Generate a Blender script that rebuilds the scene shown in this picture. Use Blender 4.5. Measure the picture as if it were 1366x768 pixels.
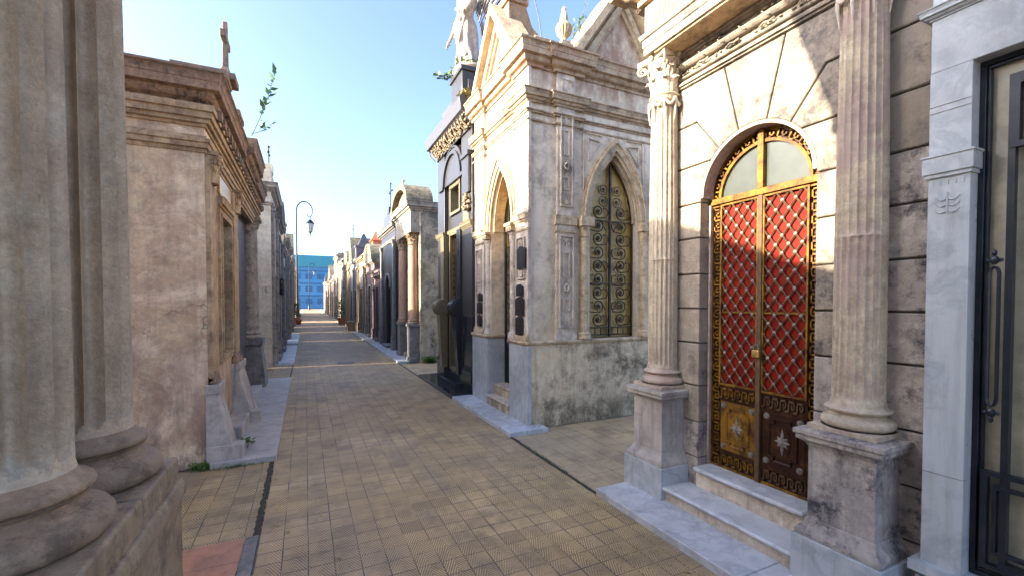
import bpy, bmesh, math, random
from mathutils import Vector, Matrix
R = math.radians; PI = math.pi
random.seed(7)
S = bpy.context.scene
for o in list(bpy.data.objects): bpy.data.objects.remove(o)
COL = S.collection

# ------------------------------------------------------------------ camera
cam = bpy.data.objects.new('camera', bpy.data.cameras.new('camera'))
COL.objects.link(cam); S.camera = cam
cam.data.sensor_width = 36; cam.data.lens = 36*580/1366
cam.data.shift_y = 32/1366
cam.data.clip_start = .02; cam.data.clip_end = 2000
cam.location = (0, 0, 1.6)
cam.rotation_euler = (R(90-1.3), 0, R(-25.4))
# ------------------------------------------------------------------ light
SUN_EL, SUN_T = 20.0, .12          # elevation; light travels along (1, -SUN_T)
W = bpy.data.worlds.new('World'); S.world = W; W.use_nodes = True
nt = W.node_tree; nt.nodes.clear()
sky = nt.nodes.new('ShaderNodeTexSky'); sky.sky_type = 'NISHITA'; sky.sun_disc = False
sky.sun_elevation = R(SUN_EL); sky.sun_rotation = math.atan2(-1, SUN_T)
sky.altitude = 0; sky.air_density = .52; sky.dust_density = 3.2; sky.ozone_density = 2.5
bg = nt.nodes.new('ShaderNodeBackground'); bg.inputs[1].default_value = .09
ow = nt.nodes.new('ShaderNodeOutputWorld')
nt.links.new(sky.outputs[0], bg.inputs[0]); nt.links.new(bg.outputs[0], ow.inputs[0])
sl = bpy.data.lights.new('sun', 'SUN'); sl.energy = 2.1; sl.angle = R(.5); sl.color = (1, .85, .64)
so = bpy.data.objects.new('sun', sl); COL.objects.link(so)
sd = Vector((math.cos(R(SUN_EL)), -SUN_T*math.cos(R(SUN_EL)), -math.sin(R(SUN_EL))))
so.rotation_euler = sd.to_track_quat('-Z', 'Y').to_euler(); so.location = (-20, 5, 12)
S.view_settings.view_transform = 'Standard'; S.view_settings.look = 'None'
S.view_settings.gamma = 1; S.view_settings.exposure = 3.28
S.render.engine = 'CYCLES'

# ------------------------------------------------------------------ mesh kit
class MB:
    def __init__(s, xf=None): s.v = []; s.f = []; s.xf = xf
    def add(s, vs, fs):
        n = len(s.v)
        s.v += [s.xf(p) if s.xf else p for p in vs]
        s.f += [[i+n for i in f] for f in fs]
        return s
    def box(s, x0, x1, y0, y1, z0, z1):
        return s.frust(x0, x1, y0, y1, z0, x0, x1, y0, y1, z1)
    def frust(s, x0, x1, y0, y1, z0, a0, a1, b0, b1, z1):
        return s.add([(x0,y0,z0),(x1,y0,z0),(x1,y1,z0),(x0,y1,z0),(a0,b0,z1),(a1,b0,z1),(a1,b1,z1),(a0,b1,z1)],
                     [[0,3,2,1],[4,5,6,7],[0,1,5,4],[1,2,6,5],[2,3,7,6],[3,0,4,7]])
    def prism(s, pts, plane, a, b):
        m = {'xy': lambda p, t: (p[0], p[1], t), 'yz': lambda p, t: (t, p[0], p[1]), 'xz': lambda p, t: (p[0], t, p[1])}[plane]
        n = len(pts)
        return s.add([m(p, a) for p in pts]+[m(p, b) for p in pts],
                     [list(range(n))[::-1], list(range(n, 2*n))]+[[i, (i+1) % n, n+(i+1) % n, n+i] for i in range(n)])
    def band(s, inner, outer, plane, a, b):      # strip between two open curves
        for i in range(len(inner)-1):
            s.prism([inner[i], inner[i+1], outer[i+1], outer[i]], plane, a, b)
        return s
    def sweep(s, prof, path, closed=False, side=1):
        # prof: (outward, z) closed outline; path: plan polyline; outward = right of travel * side
        n = len(path); rings = []
        for i in range(n):
            p = Vector(path[i]); ds = []
            if closed or i > 0: ds.append((p-Vector(path[i-1])).normalized())
            if closed or i < n-1: ds.append((Vector(path[(i+1) % n])-p).normalized())
            ns = [Vector((d.y, -d.x))*side for d in ds]
            m = sum(ns, Vector((0, 0))); m.normalize(); k = 1/max(.3, m.dot(ns[0]))
            rings.append([(p.x+m.x*k*o, p.y+m.y*k*o, z) for o, z in prof])
        q = len(prof); fs = []
        for i in range(n if closed else n-1):
            j = (i+1) % n
            for t in range(q): fs.append([i*q+t, i*q+(t+1) % q, j*q+(t+1) % q, j*q+t])
        if not closed: fs += [list(range(q))[::-1], [(n-1)*q+t for t in range(q)]]
        return s.add([p for r in rings for p in r], fs)
    def lathe(s, cx, cy, prof, seg=32, flute=None):
        vs = []; fs = []
        if flute: seg = flute[0]*10
        for k, pr in enumerate(prof):
            r, z = pr[0], pr[1]; fd = pr[2] if len(pr) > 2 else 0
            for i in range(seg):
                a = 2*PI*i/seg; rr = r
                if flute and fd:
                    t = (i % 10)/10; q = (t-.5)/max(.01, .47*min(1, fd)); w = math.sqrt(max(0, 1-q*q))
                    rr = r*(1-flute[1]*min(1.2, fd+.25)*w)
                vs.append((cx+rr*math.cos(a), cy+rr*math.sin(a), z))
        m = len(prof)
        for k in range(m-1):
            for i in range(seg):
                j = (i+1) % seg; fs.append([k*seg+i, k*seg+j, (k+1)*seg+j, (k+1)*seg+i])
        fs += [[i for i in range(seg)][::-1], [(m-1)*seg+i for i in range(seg)]]
        return s.add(vs, fs)
    def tube(s, pts, r, seg=6, r2=None, closed=False):
        pts = [Vector(p) for p in pts]; n = len(pts); vs = []; fs = []; up = None
        for i, p in enumerate(pts):
            if closed: d = pts[(i+1) % n]-pts[i-1]
            else: d = pts[min(i+1, n-1)]-pts[max(i-1, 0)]
            if d.length < 1e-9: d = Vector((0, 0, 1))
            d.normalize()
            if up is None: up = d.orthogonal().normalized()
            up = (up-d*up.dot(d))
            if up.length < 1e-6: up = d.orthogonal()
            up.normalize(); b = d.cross(up)
            rr = r if r2 is None else r+(r2-r)*i/(n-1)
            for k in range(seg):
                a = 2*PI*k/seg+PI/4; vs.append(tuple(p+(up*math.cos(a)+b*math.sin(a))*rr))
        for i in range(n if closed else n-1):
            j = (i+1) % n
            for k in range(seg): fs.append([i*seg+k, i*seg+(k+1) % seg, j*seg+(k+1) % seg, j*seg+k])
        if not closed: fs += [list(range(seg))[::-1], [(n-1)*seg+k for k in range(seg)]]
        return s.add(vs, fs)
    def ball(s, c, r, seg=12, rings=8):
        if not hasattr(r, '__len__'): r = (r, r, r)
        vs = [(c[0], c[1], c[2]-r[2])]; fs = []
        for j in range(1, rings):
            t = PI*j/rings
            for i in range(seg):
                a = 2*PI*i/seg; vs.append((c[0]+r[0]*math.sin(t)*math.cos(a), c[1]+r[1]*math.sin(t)*math.sin(a), c[2]-r[2]*math.cos(t)))
        vs.append((c[0], c[1], c[2]+r[2])); L = len(vs)-1
        for i in range(seg):
            k = (i+1) % seg; fs.append([0, 1+k, 1+i]); fs.append([L, L-seg+i, L-seg+k])
            for j in range(rings-2): fs.append([1+j*seg+i, 1+j*seg+k, 1+(j+1)*seg+k, 1+(j+1)*seg+i])
        return s.add(vs, fs)
    def quad(s, a, b, c, d): return s.add([a, b, c, d], [[0, 1, 2, 3]])

def mkobj(name, mb, mat, parent=None, smooth=35, bevel=0, origin=None, recalc=True):
    me = bpy.data.meshes.new(name); off = Vector((0, 0, 0))
    if parent is not None:
        r = parent
        while r.parent: r = r.parent
        off = Vector(r.location)
    elif origin is not None: off = Vector(origin)
    me.from_pydata([(x-off.x, y-off.y, z-off.z) for x, y, z in mb.v], [], mb.f)
    if recalc:
        bm = bmesh.new(); bm.from_mesh(me); bmesh.ops.recalc_face_normals(bm, faces=bm.faces); bm.to_mesh(me); bm.free()
    me.polygons.foreach_set('use_smooth', [True]*len(me.polygons))
    me.set_sharp_from_angle(angle=R(smooth))
    me.materials.append(mat)
    o = bpy.data.objects.new(name, me); COL.objects.link(o)
    if parent is not None: o.parent = parent
    elif origin is not None: o.location = origin
    if bevel:
        b = o.modifiers.new('bevel', 'BEVEL'); b.width = bevel; b.segments = 2; b.limit_method = 'ANGLE'; b.angle_limit = R(40)
    return o
def tag(o, label, cat, group=None, kind=None):
    o['label'] = label; o['category'] = cat
    if group: o['group'] = group
    if kind: o['kind'] = kind
    return o
def thing(name, label, cat, loc, group=None):
    o = bpy.data.objects.new(name, None); COL.objects.link(o); o.location = loc; o.empty_display_size = .2
    return tag(o, label, cat, group)
def struct(name, mb, mat, smooth=35):
    o = mkobj(name, mb, mat, smooth=smooth); o['kind'] = 'structure'; return o

# ------------------------------------------------------------------ materials
def _mat(name):
    m = bpy.data.materials.new(name); m.use_nodes = True; t = m.node_tree
    return m, t, t.nodes['Principled BSDF']
def N(t, typ, **kw):
    n = t.nodes.new(typ)
    for k, v in kw.items():
        if k.startswith('_'): setattr(n, k[1:], v)
        else: n.inputs[k.replace('__', ' ')].default_value = v
    return n
def noise(t, vec, scale, detail=6, rough=.6, dist=0):
    n = N(t, 'ShaderNodeTexNoise', Scale=scale, Detail=detail, Roughness=rough, Distortion=dist)
    t.links.new(vec, n.inputs['Vector']); return n.outputs['Fac']
def rng(t, val, a, b, c=0, d=1):
    n = t.nodes.new('ShaderNodeMapRange'); t.links.new(val, n.inputs[0])
    for i, x in enumerate((a, b, c, d)): n.inputs[i+1].default_value = x
    return n.outputs[0]
def mth(t, op, a, b=None):
    n = t.nodes.new('ShaderNodeMath'); n.operation = op
    for i, x in enumerate((a, b)):
        if x is None: continue
        if isinstance(x, (int, float)): n.inputs[i].default_value = x
        else: t.links.new(x, n.inputs[i])
    return n.outputs[0]
def mixc(t, fac, a, b, mode='MIX'):
    n = t.nodes.new('ShaderNodeMix'); n.data_type = 'RGBA'; n.blend_type = mode
    for i, x in ((0, fac), (6, a), (7, b)):
        if isinstance(x, (int, float)): n.inputs[i].default_value = x
        elif isinstance(x, tuple): n.inputs[i].default_value = (*x, 1)
        else: t.links.new(x, n.inputs[i])
    return n.outputs[2]
def pos(t, sc=(1, 1, 1)):
    g = t.nodes.new('ShaderNodeNewGeometry')
    if sc == (1, 1, 1): return g.outputs['Position']
    m = t.nodes.new('ShaderNodeVectorMath'); m.operation = 'MULTIPLY'; m.inputs[1].default_value = sc
    t.links.new(g.outputs['Position'], m.inputs[0]); return m.outputs[0]
def stone(name, c1, c2, stain=(.08, .06, .045), st=.35, patch=None, pa=.5, scale=2.2, bump=.35, rough=.85, streak=.4, crack=0, fine=.5, pscale=1.3, zst=()):
    m, t, b = _mat(name); P = pos(t)
    col = mixc(t, rng(t, noise(t, P, scale, 8, .65), .38, .62), c1, c2)
    col = mixc(t, rng(t, noise(t, P, scale*6, 10, .8), .36, .64, .55, 0), col, tuple(x*.48 for x in c2))
    col = mixc(t, rng(t, noise(t, P, .8, 9, .72, .8), .50, .62, 0, .35), col, tuple(x*.5 for x in c1))
    col = mixc(t, rng(t, noise(t, P, scale*3.1, 8, .75), .52, .66, 0, .4), col, tuple(min(.85, x*1.35+.03) for x in c1))
    if patch: col = mixc(t, rng(t, noise(t, P, pscale, 10, .68, .6), 1-pa-.03, 1-pa+.05, 0, .85), col, patch)
    stn = rng(t, noise(t, P, scale*1.7, 12, .80), .49, .63, 0, min(1, st*1.25))
    col = mixc(t, stn, col, stain)
    if streak:
        sk = rng(t, noise(t, pos(t, (9, 9, .55)), 1.1, 8, .7), .50, .70, 0, streak)
        col = mixc(t, sk, col, stain)
    for za, zb, zc, zamt in zst:
        g = t.nodes.new('ShaderNodeSeparateXYZ'); t.links.new(P, g.inputs[0])
        mk = mth(t, 'MULTIPLY', rng(t, g.outputs[2], za, zb, 0, 1), rng(t, noise(t, pos(t, (5, 5, 2.2)), 1.0, 9, .72), .40, .58, 0, zamt))
        col = mixc(t, mk, col, zc)
    sp = noise(t, P, 85, 4, .7)
    col = mixc(t, rng(t, sp, .3, .7, .16*fine, 0), col, (.02, .018, .015))
    h = mth(t, 'ADD', mth(t, 'MULTIPLY', noise(t, P, 26, 8, .7), .5), mth(t, 'MULTIPLY', sp, .28*fine))
    h = mth(t, 'ADD', h, mth(t, 'MULTIPLY', noise(t, P, 5, 4, .6), .7))
    if crack:
        v = N(t, 'ShaderNodeTexVoronoi', _feature='DISTANCE_TO_EDGE', Scale=2.3)
        dn = N(t, 'ShaderNodeTexNoise', Scale=3.0, Detail=6.0); t.links.new(P, dn.inputs['Vector'])
        va = t.nodes.new('ShaderNodeVectorMath'); va.operation = 'MULTIPLY_ADD'; va.inputs[1].default_value = (.55, .55, .55)
        t.links.new(dn.outputs['Color'], va.inputs[0]); t.links.new(P, va.inputs[2]); t.links.new(va.outputs[0], v.inputs['Vector'])
        ck = mth(t, 'MULTIPLY', rng(t, v.outputs['Distance'], 0, .012, 1, 0), rng(t, noise(t, P, .9, 2), .5, .62, 0, crack))
        col = mixc(t, ck, col, (.05, .035, .03)); h = mth(t, 'SUBTRACT', h, ck)
    t.links.new(col, b.inputs['Base Color']); b.inputs['Roughness'].default_value = rough
    bp = N(t, 'ShaderNodeBump', Strength=bump, Distance=.03); t.links.new(h, bp.inputs['Height']); t.links.new(bp.outputs[0], b.inputs['Normal'])
    return m
def marble(name, c1, vein, rough=.45, va=.5, dirt=.25, dc=(.16, .12, .08)):
    m, t, b = _mat(name); P = pos(t)
    d = N(t, 'ShaderNodeTexNoise', Scale=2.5, Detail=8.0); t.links.new(P, d.inputs['Vector'])
    a = t.nodes.new('ShaderNodeVectorMath'); a.operation = 'MULTIPLY_ADD'; a.inputs[1].default_value = (1.3, 1.3, 1.3)
    t.links.new(d.outputs['Color'], a.inputs[0]); t.links.new(P, a.inputs[2])
    v = noise(t, a.outputs[0], 1.6, 6, .6)
    col = mixc(t, rng(t, mth(t, 'ABSOLUTE', mth(t, 'SUBTRACT', v, .5)), 0, .07, va, 0), c1, vein)
    col = mixc(t, rng(t, noise(t, P, 1.8, 8, .7), .45, .7, 0, dirt), col, dc)
    col = mixc(t, rng(t, noise(t, pos(t, (8, 8, .7)), 1.2, 6, .7), .52, .75, 0, dirt*1.2), col, dc)
    t.links.new(col, b.inputs['Base Color'])
    t.links.new(rng(t, noise(t, P, 9, 5), .3, .7, rough-.1, rough+.18), b.inputs['Roughness'])
    bp = N(t, 'ShaderNodeBump', Strength=.14, Distance=.01); t.links.new(noise(t, P, 30, 6, .7), bp.inputs['Height']); t.links.new(bp.outputs[0], b.inputs['Normal'])
    return m
def plain(name, c, rough=.5, metal=0, c2=None, scale=8, bump=.1, spec=None, th=(.4, .65)):
    m, t, b = _mat(name); P = pos(t)
    if c2 is not None: t.links.new(mixc(t, rng(t, noise(t, P, scale, 8, .7), *th), c, c2), b.inputs['Base Color'])
    else: b.inputs['Base Color'].default_value = (*c, 1)
    b.inputs['Roughness'].default_value = rough; b.inputs['Metallic'].default_value = metal
    if bump:
        bp = N(t, 'ShaderNodeBump', Strength=bump, Distance=.005); t.links.new(noise(t, P, 60, 5, .7), bp.inputs['Height']); t.links.new(bp.outputs[0], b.inputs['Normal'])
    return m
def glass_dark(name, c, rough=.08):
    m, t, b = _mat(name); P = pos(t)
    t.links.new(mixc(t, rng(t, noise(t, P, 4, 6, .7), .4, .7), c, tuple(x*1.8+.02 for x in c)), b.inputs['Base Color'])
    t.links.new(rng(t, noise(t, P, 14, 6), .3, .7, rough, rough+.22), b.inputs['Roughness'])
    b.inputs['Specular IOR Level'].default_value = .8
    return m
def tiles(name, tw, th, ca, cb, cc, ridge=True, mortar=(.085, .07, .06), ox=0, oy=0):
    m, t, b = _mat(name); P = pos(t)
    sx = t.nodes.new('ShaderNodeSeparateXYZ'); t.links.new(P, sx.inputs[0])
    X = mth(t, 'DIVIDE', mth(t, 'SUBTRACT', sx.outputs[0], ox), tw); Y = mth(t, 'DIVIDE', mth(t, 'SUBTRACT', sx.outputs[1], oy), th)
    # slightly wandering joints
    wob = mth(t, 'MULTIPLY', mth(t, 'SUBTRACT', noise(t, P, .7, 2), .5), .25)
    X = mth(t, 'ADD', X, mth(t, 'MULTIPLY', wob, .5)); Y = mth(t, 'ADD', Y, wob)
    fx = mth(t, 'FRACT', X); fy = mth(t, 'FRACT', Y)
    cell = t.nodes.new('ShaderNodeCombineXYZ'); t.links.new(mth(t, 'FLOOR', X), cell.inputs[0]); t.links.new(mth(t, 'FLOOR', Y), cell.inputs[1])
    wn = t.nodes.new('ShaderNodeTexWhiteNoise'); wn.noise_dimensions = '2D'; t.links.new(cell.outputs[0], wn.inputs['Vector'])
    ex = mth(t, 'MULTIPLY', mth(t, 'MINIMUM', fx, mth(t, 'SUBTRACT', 1, fx)), tw); ey = mth(t, 'MULTIPLY', mth(t, 'MINIMUM', fy, mth(t, 'SUBTRACT', 1, fy)), th)
    e = mth(t, 'MINIMUM', ex, ey)
    jw = rng(t, noise(t, P, 2.2, 6, .7), .38, .64, .0004, .0042)
    joint = mth(t, 'LESS_THAN', e, jw)
    col = mixc(t, rng(t, wn.outputs['Value'], 0, 1), ca, cb)
    col = mixc(t, rng(t, wn.outputs['Value'], .93, .96, 0, .35), col, tuple(x*.45 for x in cb)); col = mixc(t, rng(t, wn.outputs['Value'], .06, .03, 0, .3), col, (.44, .36, .25))
    col = mixc(t, rng(t, noise(t, P, .55, 6, .6), .42, .62, 0, .75), col, cc)
    wear = rng(t, noise(t, P, 1.1, 5, .65), .50, .62, 1, .2)
    h = mth(t, 'ADD', mth(t, 'MULTIPLY', joint, -1.6), mth(t, 'MULTIPLY', wn.outputs['Value'], 1.1))
    if ridge:
        ax = mth(t, 'MULTIPLY', mth(t, 'ABSOLUTE', mth(t, 'SUBTRACT', fx, .5)), tw)
        q = mth(t, 'ADD', ax, mth(t, 'MULTIPLY', fy, th*.5))
        s1 = mth(t, 'SINE', mth(t, 'MULTIPLY', q, 2*PI/.0165))
        rd = mth(t, 'MULTIPLY', rng(t, s1, -.3, .5), wear)
        grv = mth(t, 'MULTIPLY', mth(t, 'SUBTRACT', 1, rng(t, s1, -.3, .5)), wear)
        col = mixc(t, mth(t, 'MULTIPLY', grv, .62), col, tuple(x*.55 for x in mortar)+() if False else (.06, .045, .035))
        h = mth(t, 'ADD', h, mth(t, 'MULTIPLY', rd, .7))
    col = mixc(t, rng(t, noise(t, P, 2.6, 10, .78), .47, .66, 0, .6), col, (.11, .085, .06)); col = mixc(t, rng(t, noise(t, pos(t, (2.2, .35, 1)), 1.0, 8, .7), .50, .66, 0, .45), col, (.22, .18, .13))
    col = mixc(t, rng(t, noise(t, P, 40, 4, .7), .64, .72, 0, .25), col, (.5, .45, .38))
    col = mixc(t, joint, col, mortar)
    t.links.new(col, b.inputs['Base Color']); b.inputs['Roughness'].default_value = .62
    bp = N(t, 'ShaderNodeBump', Strength=.6, Distance=.004); t.links.new(mth(t, 'ADD', h, mth(t, 'MULTIPLY', noise(t, P, 30, 6, .7), .5)), bp.inputs['Height']); t.links.new(bp.outputs[0], b.inputs['Normal'])
    return m

M = {}
M['street'] = tiles('street tile', .148, .143, (.66, .475, .215), (.54, .385, .18), (.45, .325, .195))
M['alley'] = tiles('alley tile', .148, .143, (.60, .44, .19), (.46, .33, .15), (.38, .28, .18), ridge=True, ox=.05)
M['alley_flat'] = tiles('flat alley tile', .20, .30, (.54, .40, .21), (.42, .31, .18), (.35, .27, .18), ridge=False, ox=.02)
M['terra'] = tiles('terracotta tile', .36, .30, (.52, .24, .13), (.44, .20, .12), (.38, .22, .15), ridge=False, ox=-.385, oy=3.40)
M['slab'] = marble('weathered marble slab', (.44, .41, .38), (.22, .22, .23), .55, .35, .4, (.17, .13, .10))
M['slab_w'] = marble('white marble slab', (.56, .58, .60), (.30, .33, .37), .4, .6, .38, (.2, .18, .15))
M['slab_dark'] = plain('polished dark granite', (.012, .013, .016), .12, 0, (.03, .032, .038), 90, .02)
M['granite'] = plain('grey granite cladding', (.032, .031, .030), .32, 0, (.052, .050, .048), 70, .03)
M['granite_light'] = plain('light grey granite slab', (.048, .048, .050), .4, 0, (.075, .075, .077), 50, .05)  # paler granite of the cornice and stepped attic
M['granite_trim'] = plain('olive granite trim', (.13, .105, .055), .35, 0, (.19, .155, .09), 30, .08)
M['plaster'] = stone('old pink plaster', (.82, .62, .38), (.66, .46, .30), (.24, .18, .13), .5, (.88, .72, .50), .47, 1.6, .6, .9, .5, 1.0, .6, 1.6, zst=((1.7, .7, (.36, .24, .18), .75), (.5, .0, (.10, .075, .05), .8)))
M['ochre'] = stone('ochre plaster trim', (.60, .45, .27), (.48, .33, .18), (.12, .075, .05), .6, (.36, .22, .12), .42, 3, .5, .85, .45)
M['roofstone'] = stone('lichen brown cornice', (.44, .27, .16), (.30, .19, .12), (.05, .04, .035), .8, (.28, .25, .18), .45, 5, .9, .95, .4, zst=((3.66, 3.76, (.17, .15, .12), .9),))
M['colstone'] = stone('granular column stone', (.84, .68, .47), (.72, .56, .38), (.30, .22, .15), .25, None, 0, 2, .5, .9, .2, 0, 1.5)
M['plinthstone'] = stone('stained plinth stone', (.44, .34, .23), (.36, .27, .17), (.09, .06, .04), .65, (.42, .33, .20), .4, 3, .4, .8, .55)
M['basestone'] = stone('grimy column base stone', (.54, .39, .25), (.42, .30, .19), (.10, .075, .055), .6, (.34, .25, .17), .5, 4, .6, .85, .35)
M['cream'] = stone('cream limestone', (.80, .69, .54), (.68, .57, .45), (.16, .12, .10), .5, (.50, .41, .34), .44, 2.4, .45, .85, .45)
M['whitewall'] = stone('white rendered block', (.42, .35, .26), (.33, .275, .21), (.09, .08, .08), .9, (.30, .26, .22), .43, 2.2, .55, .9, .35)
M['pinkjamb'] = stone('pinkish jamb stone', (.52, .38, .31), (.44, .33, .28), (.15, .11, .10), .5, None, 0, 5, .4, .85, .3)
M['greyrust'] = stone('grey rusticated block', (.56, .49, .42), (.42, .37, .33), (.045, .045, .055), 1.0, (.38, .33, .29), .45, 3.2, .6, .9, .5)
M['shaft'] = stone('pink weathered shaft', (.68, .57, .41), (.58, .48, .34), (.24, .18, .14), .5, (.44, .33, .28), .42, 4, .5, .85, .5)
M['lichenroof'] = stone('lichen black roof stone', (.30, .24, .15), (.20, .17, .12), (.04, .038, .03), .9, (.10, .10, .07), .5, 4, .9, .95, .3)
M['gothic'] = stone('mauve grey render', (.86, .74, .54), (.74, .61, .44), (.20, .165, .13), .5, (.80, .68, .52), .48, 2, .35, .8, .4, zst=((4.1, 4.5, (.26, .13, .075), .8), (1.9, 1.1, (.75, .62, .40), .6)))
M['gothic_trim'] = stone('yellowed gothic trim', (.72, .57, .37), (.60, .46, .29), (.17, .10, .05), .6, (.46, .32, .18), .42, 4, .35, .8, .4)
M['gothic_cornice'] = stone('rust stained cornice', (.56, .43, .28), (.42, .30, .18), (.13, .08, .05), .8, (.35, .20, .12), .45, 4, .4, .85, .3)
M['gothic_base'] = stone('mossy base render', (.86, .70, .46), (.78, .62, .40), (.075, .055, .03), .7, (.50, .39, .25), .4, 1.2, .3, .85, .5, zst=((.50, .06, (.09, .07, .035), .75),))
M['bluewhite'] = marble('cool white marble', (.47, .50, .50), (.28, .31, .33), .35, .6, .4, (.17, .16, .15))
M['pedestal'] = marble('grey marble pedestal', (.50, .46, .40), (.30, .29, .27), .5, .5, .75, (.16, .13, .11))
M['statue'] = stone('white statue marble', (.46, .40, .33), (.36, .31, .26), (.18, .14, .12), .55, None, 0, 6, .3, .6, .3)
M['peel'] = stone('peeling white plaster', (.84, .74, .55), (.74, .64, .48), (.30, .24, .17), .4, (.55, .38, .24), .36, 2.6, .7, .9, .35, .5)
M['lichen'] = stone('lichen blotched wall', (.66, .55, .38), (.50, .42, .32), (.075, .07, .055), .95, (.15, .14, .11), .46, 2.6, .8, .95, .4, zst=((3.9, 2.0, (.52, .40, .20), .5), (3.0, 4.3, (.12, .11, .09), .8)))
M['orangecol'] = stone('salmon column stone', (.46, .26, .16), (.40, .27, .19), (.25, .17, .13), .5, None, 0, 4, .3, .8, .3)
M['greyst'] = stone('grey tomb stone', (.30, .28, .25), (.22, .21, .19), (.07, .07, .08), .6, None, 0, 3, .4, .8, .4)
M['darkst'] = stone('dark tomb stone', (.13, .13, .15), (.09, .09, .11), (.03, .03, .03), .5, None, 0, 3, .3, .5, .3)
M['mauve'] = stone('mauve tomb stone', (.24, .16, .15), (.18, .12, .12), (.06, .05, .05), .6, (.36, .28, .26), .4, 3, .4, .8, .3)
M['bone'] = stone('bone white tomb stone', (.46, .40, .31), (.36, .31, .25), (.10, .08, .07), .9, None, 0, 3, .4, .85, .5)
M['tan'] = stone('tan tomb stone', (.36, .26, .15), (.28, .20, .12), (.12, .09, .06), .6, None, 0, 3, .4, .85, .4)
M['iron'] = plain('dark blue iron', (.014, .020, .030), .35, .3, (.03, .035, .04), 12, .1)
M['iron_green'] = plain('aged green iron', (.014, .012, .008), .5, .2, (.09, .062, .018), 10, .2)
M['iron_blue'] = plain('blue painted door', (.03, .10, .16), .4, 0, (.02, .05, .09), 10, .1)
M['glass_gold'] = glass_dark('amber reflecting pane', (.38, .25, .055), .35)
M['glass_beige'] = glass_dark('pale curtain pane', (.27, .25, .18), .3)
M['glass_dark'] = glass_dark('dark pane', (.015, .018, .02), .05)
M['glass_grey'] = plain('dusty grey pane', (.060, .072, .062), .3, 0, (.035, .045, .042), 3, .03)
M['red'] = plain('red lacquer panel', (.21, .011, .004), .6, 0, (.12, .006, .003), 5, .1)
M['gold'] = plain('yellow ochre paint', (.26, .13, .018), .45, .3, (.08, .038, .014), 11, .3, th=(.44, .62))
M['gold_dark'] = plain('tarnished ochre paint', (.55, .27, .05), .4, .3, (.07, .03, .015), 14, .3, th=(.42, .6))
M['rustdoor'] = plain('rusty brown metal', (.035, .014, .008), .45, .4, (.13, .055, .018), 14, .35, th=(.5, .75))
M['bronze'] = plain('worn bronze lattice', (.12, .07, .035), .55, 0, (.08, .045, .028), 20, .2)
M['silver'] = plain('silver boss', (.21, .19, .16), .5, 0, (.12, .10, .08), 30, .1)
for k_, v_ in (('red', .15), ('gold', .25), ('bronze', .25), ('rustdoor', .3)):
    M[k_].node_tree.nodes['Principled BSDF'].inputs['Specular IOR Level'].default_value = v_
M['brass'] = plain('brass', (.62, .42, .12), .35, .8, (.45, .28, .1), 20, .1)
M['bronze_plaque'] = plain('dark bronze plaque', (.025, .025, .028), .4, .5, (.05, .045, .04), 20, .3)
M['groove'] = plain('deep mortar joint', (.13, .11, .09), .95, 0, (.06, .05, .045), 9, .2)
M['soil'] = plain('damp dark dirt', (.035, .03, .022), .95, 0, (.06, .05, .035), 25, .5)
M['garland'] = plain('dried garland bronze', (.13, .095, .05), .6, .2, (.09, .06, .03), 18, .4)
M['paving'] = stone('worn concrete paving', (.44, .38, .30), (.36, .31, .25), (.2, .17, .13), .4, None, 0, 1.2, .4, .9, 0)
M['leaf'] = plain('weed leaf', (.07, .15, .025), .5, 0, (.12, .19, .04), 9, .1)
M['leaf_dry'] = plain('dry grass', (.34, .27, .10), .7, 0, (.22, .20, .07), 12, .1)
M['leaf_dark'] = plain('sprig leaf', (.05, .14, .06), .5, 0, (.08, .18, .06), 9, .1)
M['twig'] = plain('twig', (.10, .10, .07), .8)
M['terracotta'] = plain('terracotta pot', (.50, .16, .06), .7, 0, (.40, .13, .05), 10, .1)
M['rooftile'] = plain('orange roof tile', (.50, .16, .07), .8, 0, (.36, .13, .07), 10, .2)
M['lampblack'] = plain('lamp post paint', (.02, .022, .026), .35, .4)
M['lampglass'] = plain('lantern glass', (.42, .46, .48), .1, 0)
M['blueglass'] = plain('blue facade', (.05, .20, .40), .35, 0, (.07, .25, .44), .15, .0)
M['tealband'] = plain('teal roof band', (.03, .20, .28), .4, 0, (.04, .24, .32), .3, .0)
M['bluedark'] = plain('blue window strip', (.025, .11, .24), .3)

# ------------------------------------------------------------------ architectural kit
def arc(c, zc, r, a0, a1, n=20): return [(c+r*math.cos(R(a0+(a1-a0)*i/n)), zc+r*math.sin(R(a0+(a1-a0)*i/n))) for i in range(n+1)]
def pointed(c, a, zs, za, n=12):
    h = za-zs; Rr = (a*a+h*h)/(2*a); am = math.acos(max(-1, min(1, (Rr-a)/Rr)))
    left = [(c-a+Rr-Rr*math.cos(am*i/n), zs+Rr*math.sin(am*i/n)) for i in range(n+1)]
    return left+[(2*c-y, z) for y, z in left[::-1][1:]]
def holed(curve, u0, u1, z0, z1, zb=None):     # wall outline with an opening that reaches zb (=z0)
    return [(u0, z0), (curve[0][0], z0)]+curve+[(curve[-1][0], z0), (u1, z0), (u1, z1), (u0, z1)]
def steps_prof(lst, back=-.02):                # [(out, z0, z1)...] stacked -> closed outline
    p = [(back, lst[0][1])]
    for i, (o, a, b) in enumerate(lst): p += [(o, a), (o, b)]
    return p+[(back, lst[-1][2])]
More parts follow.
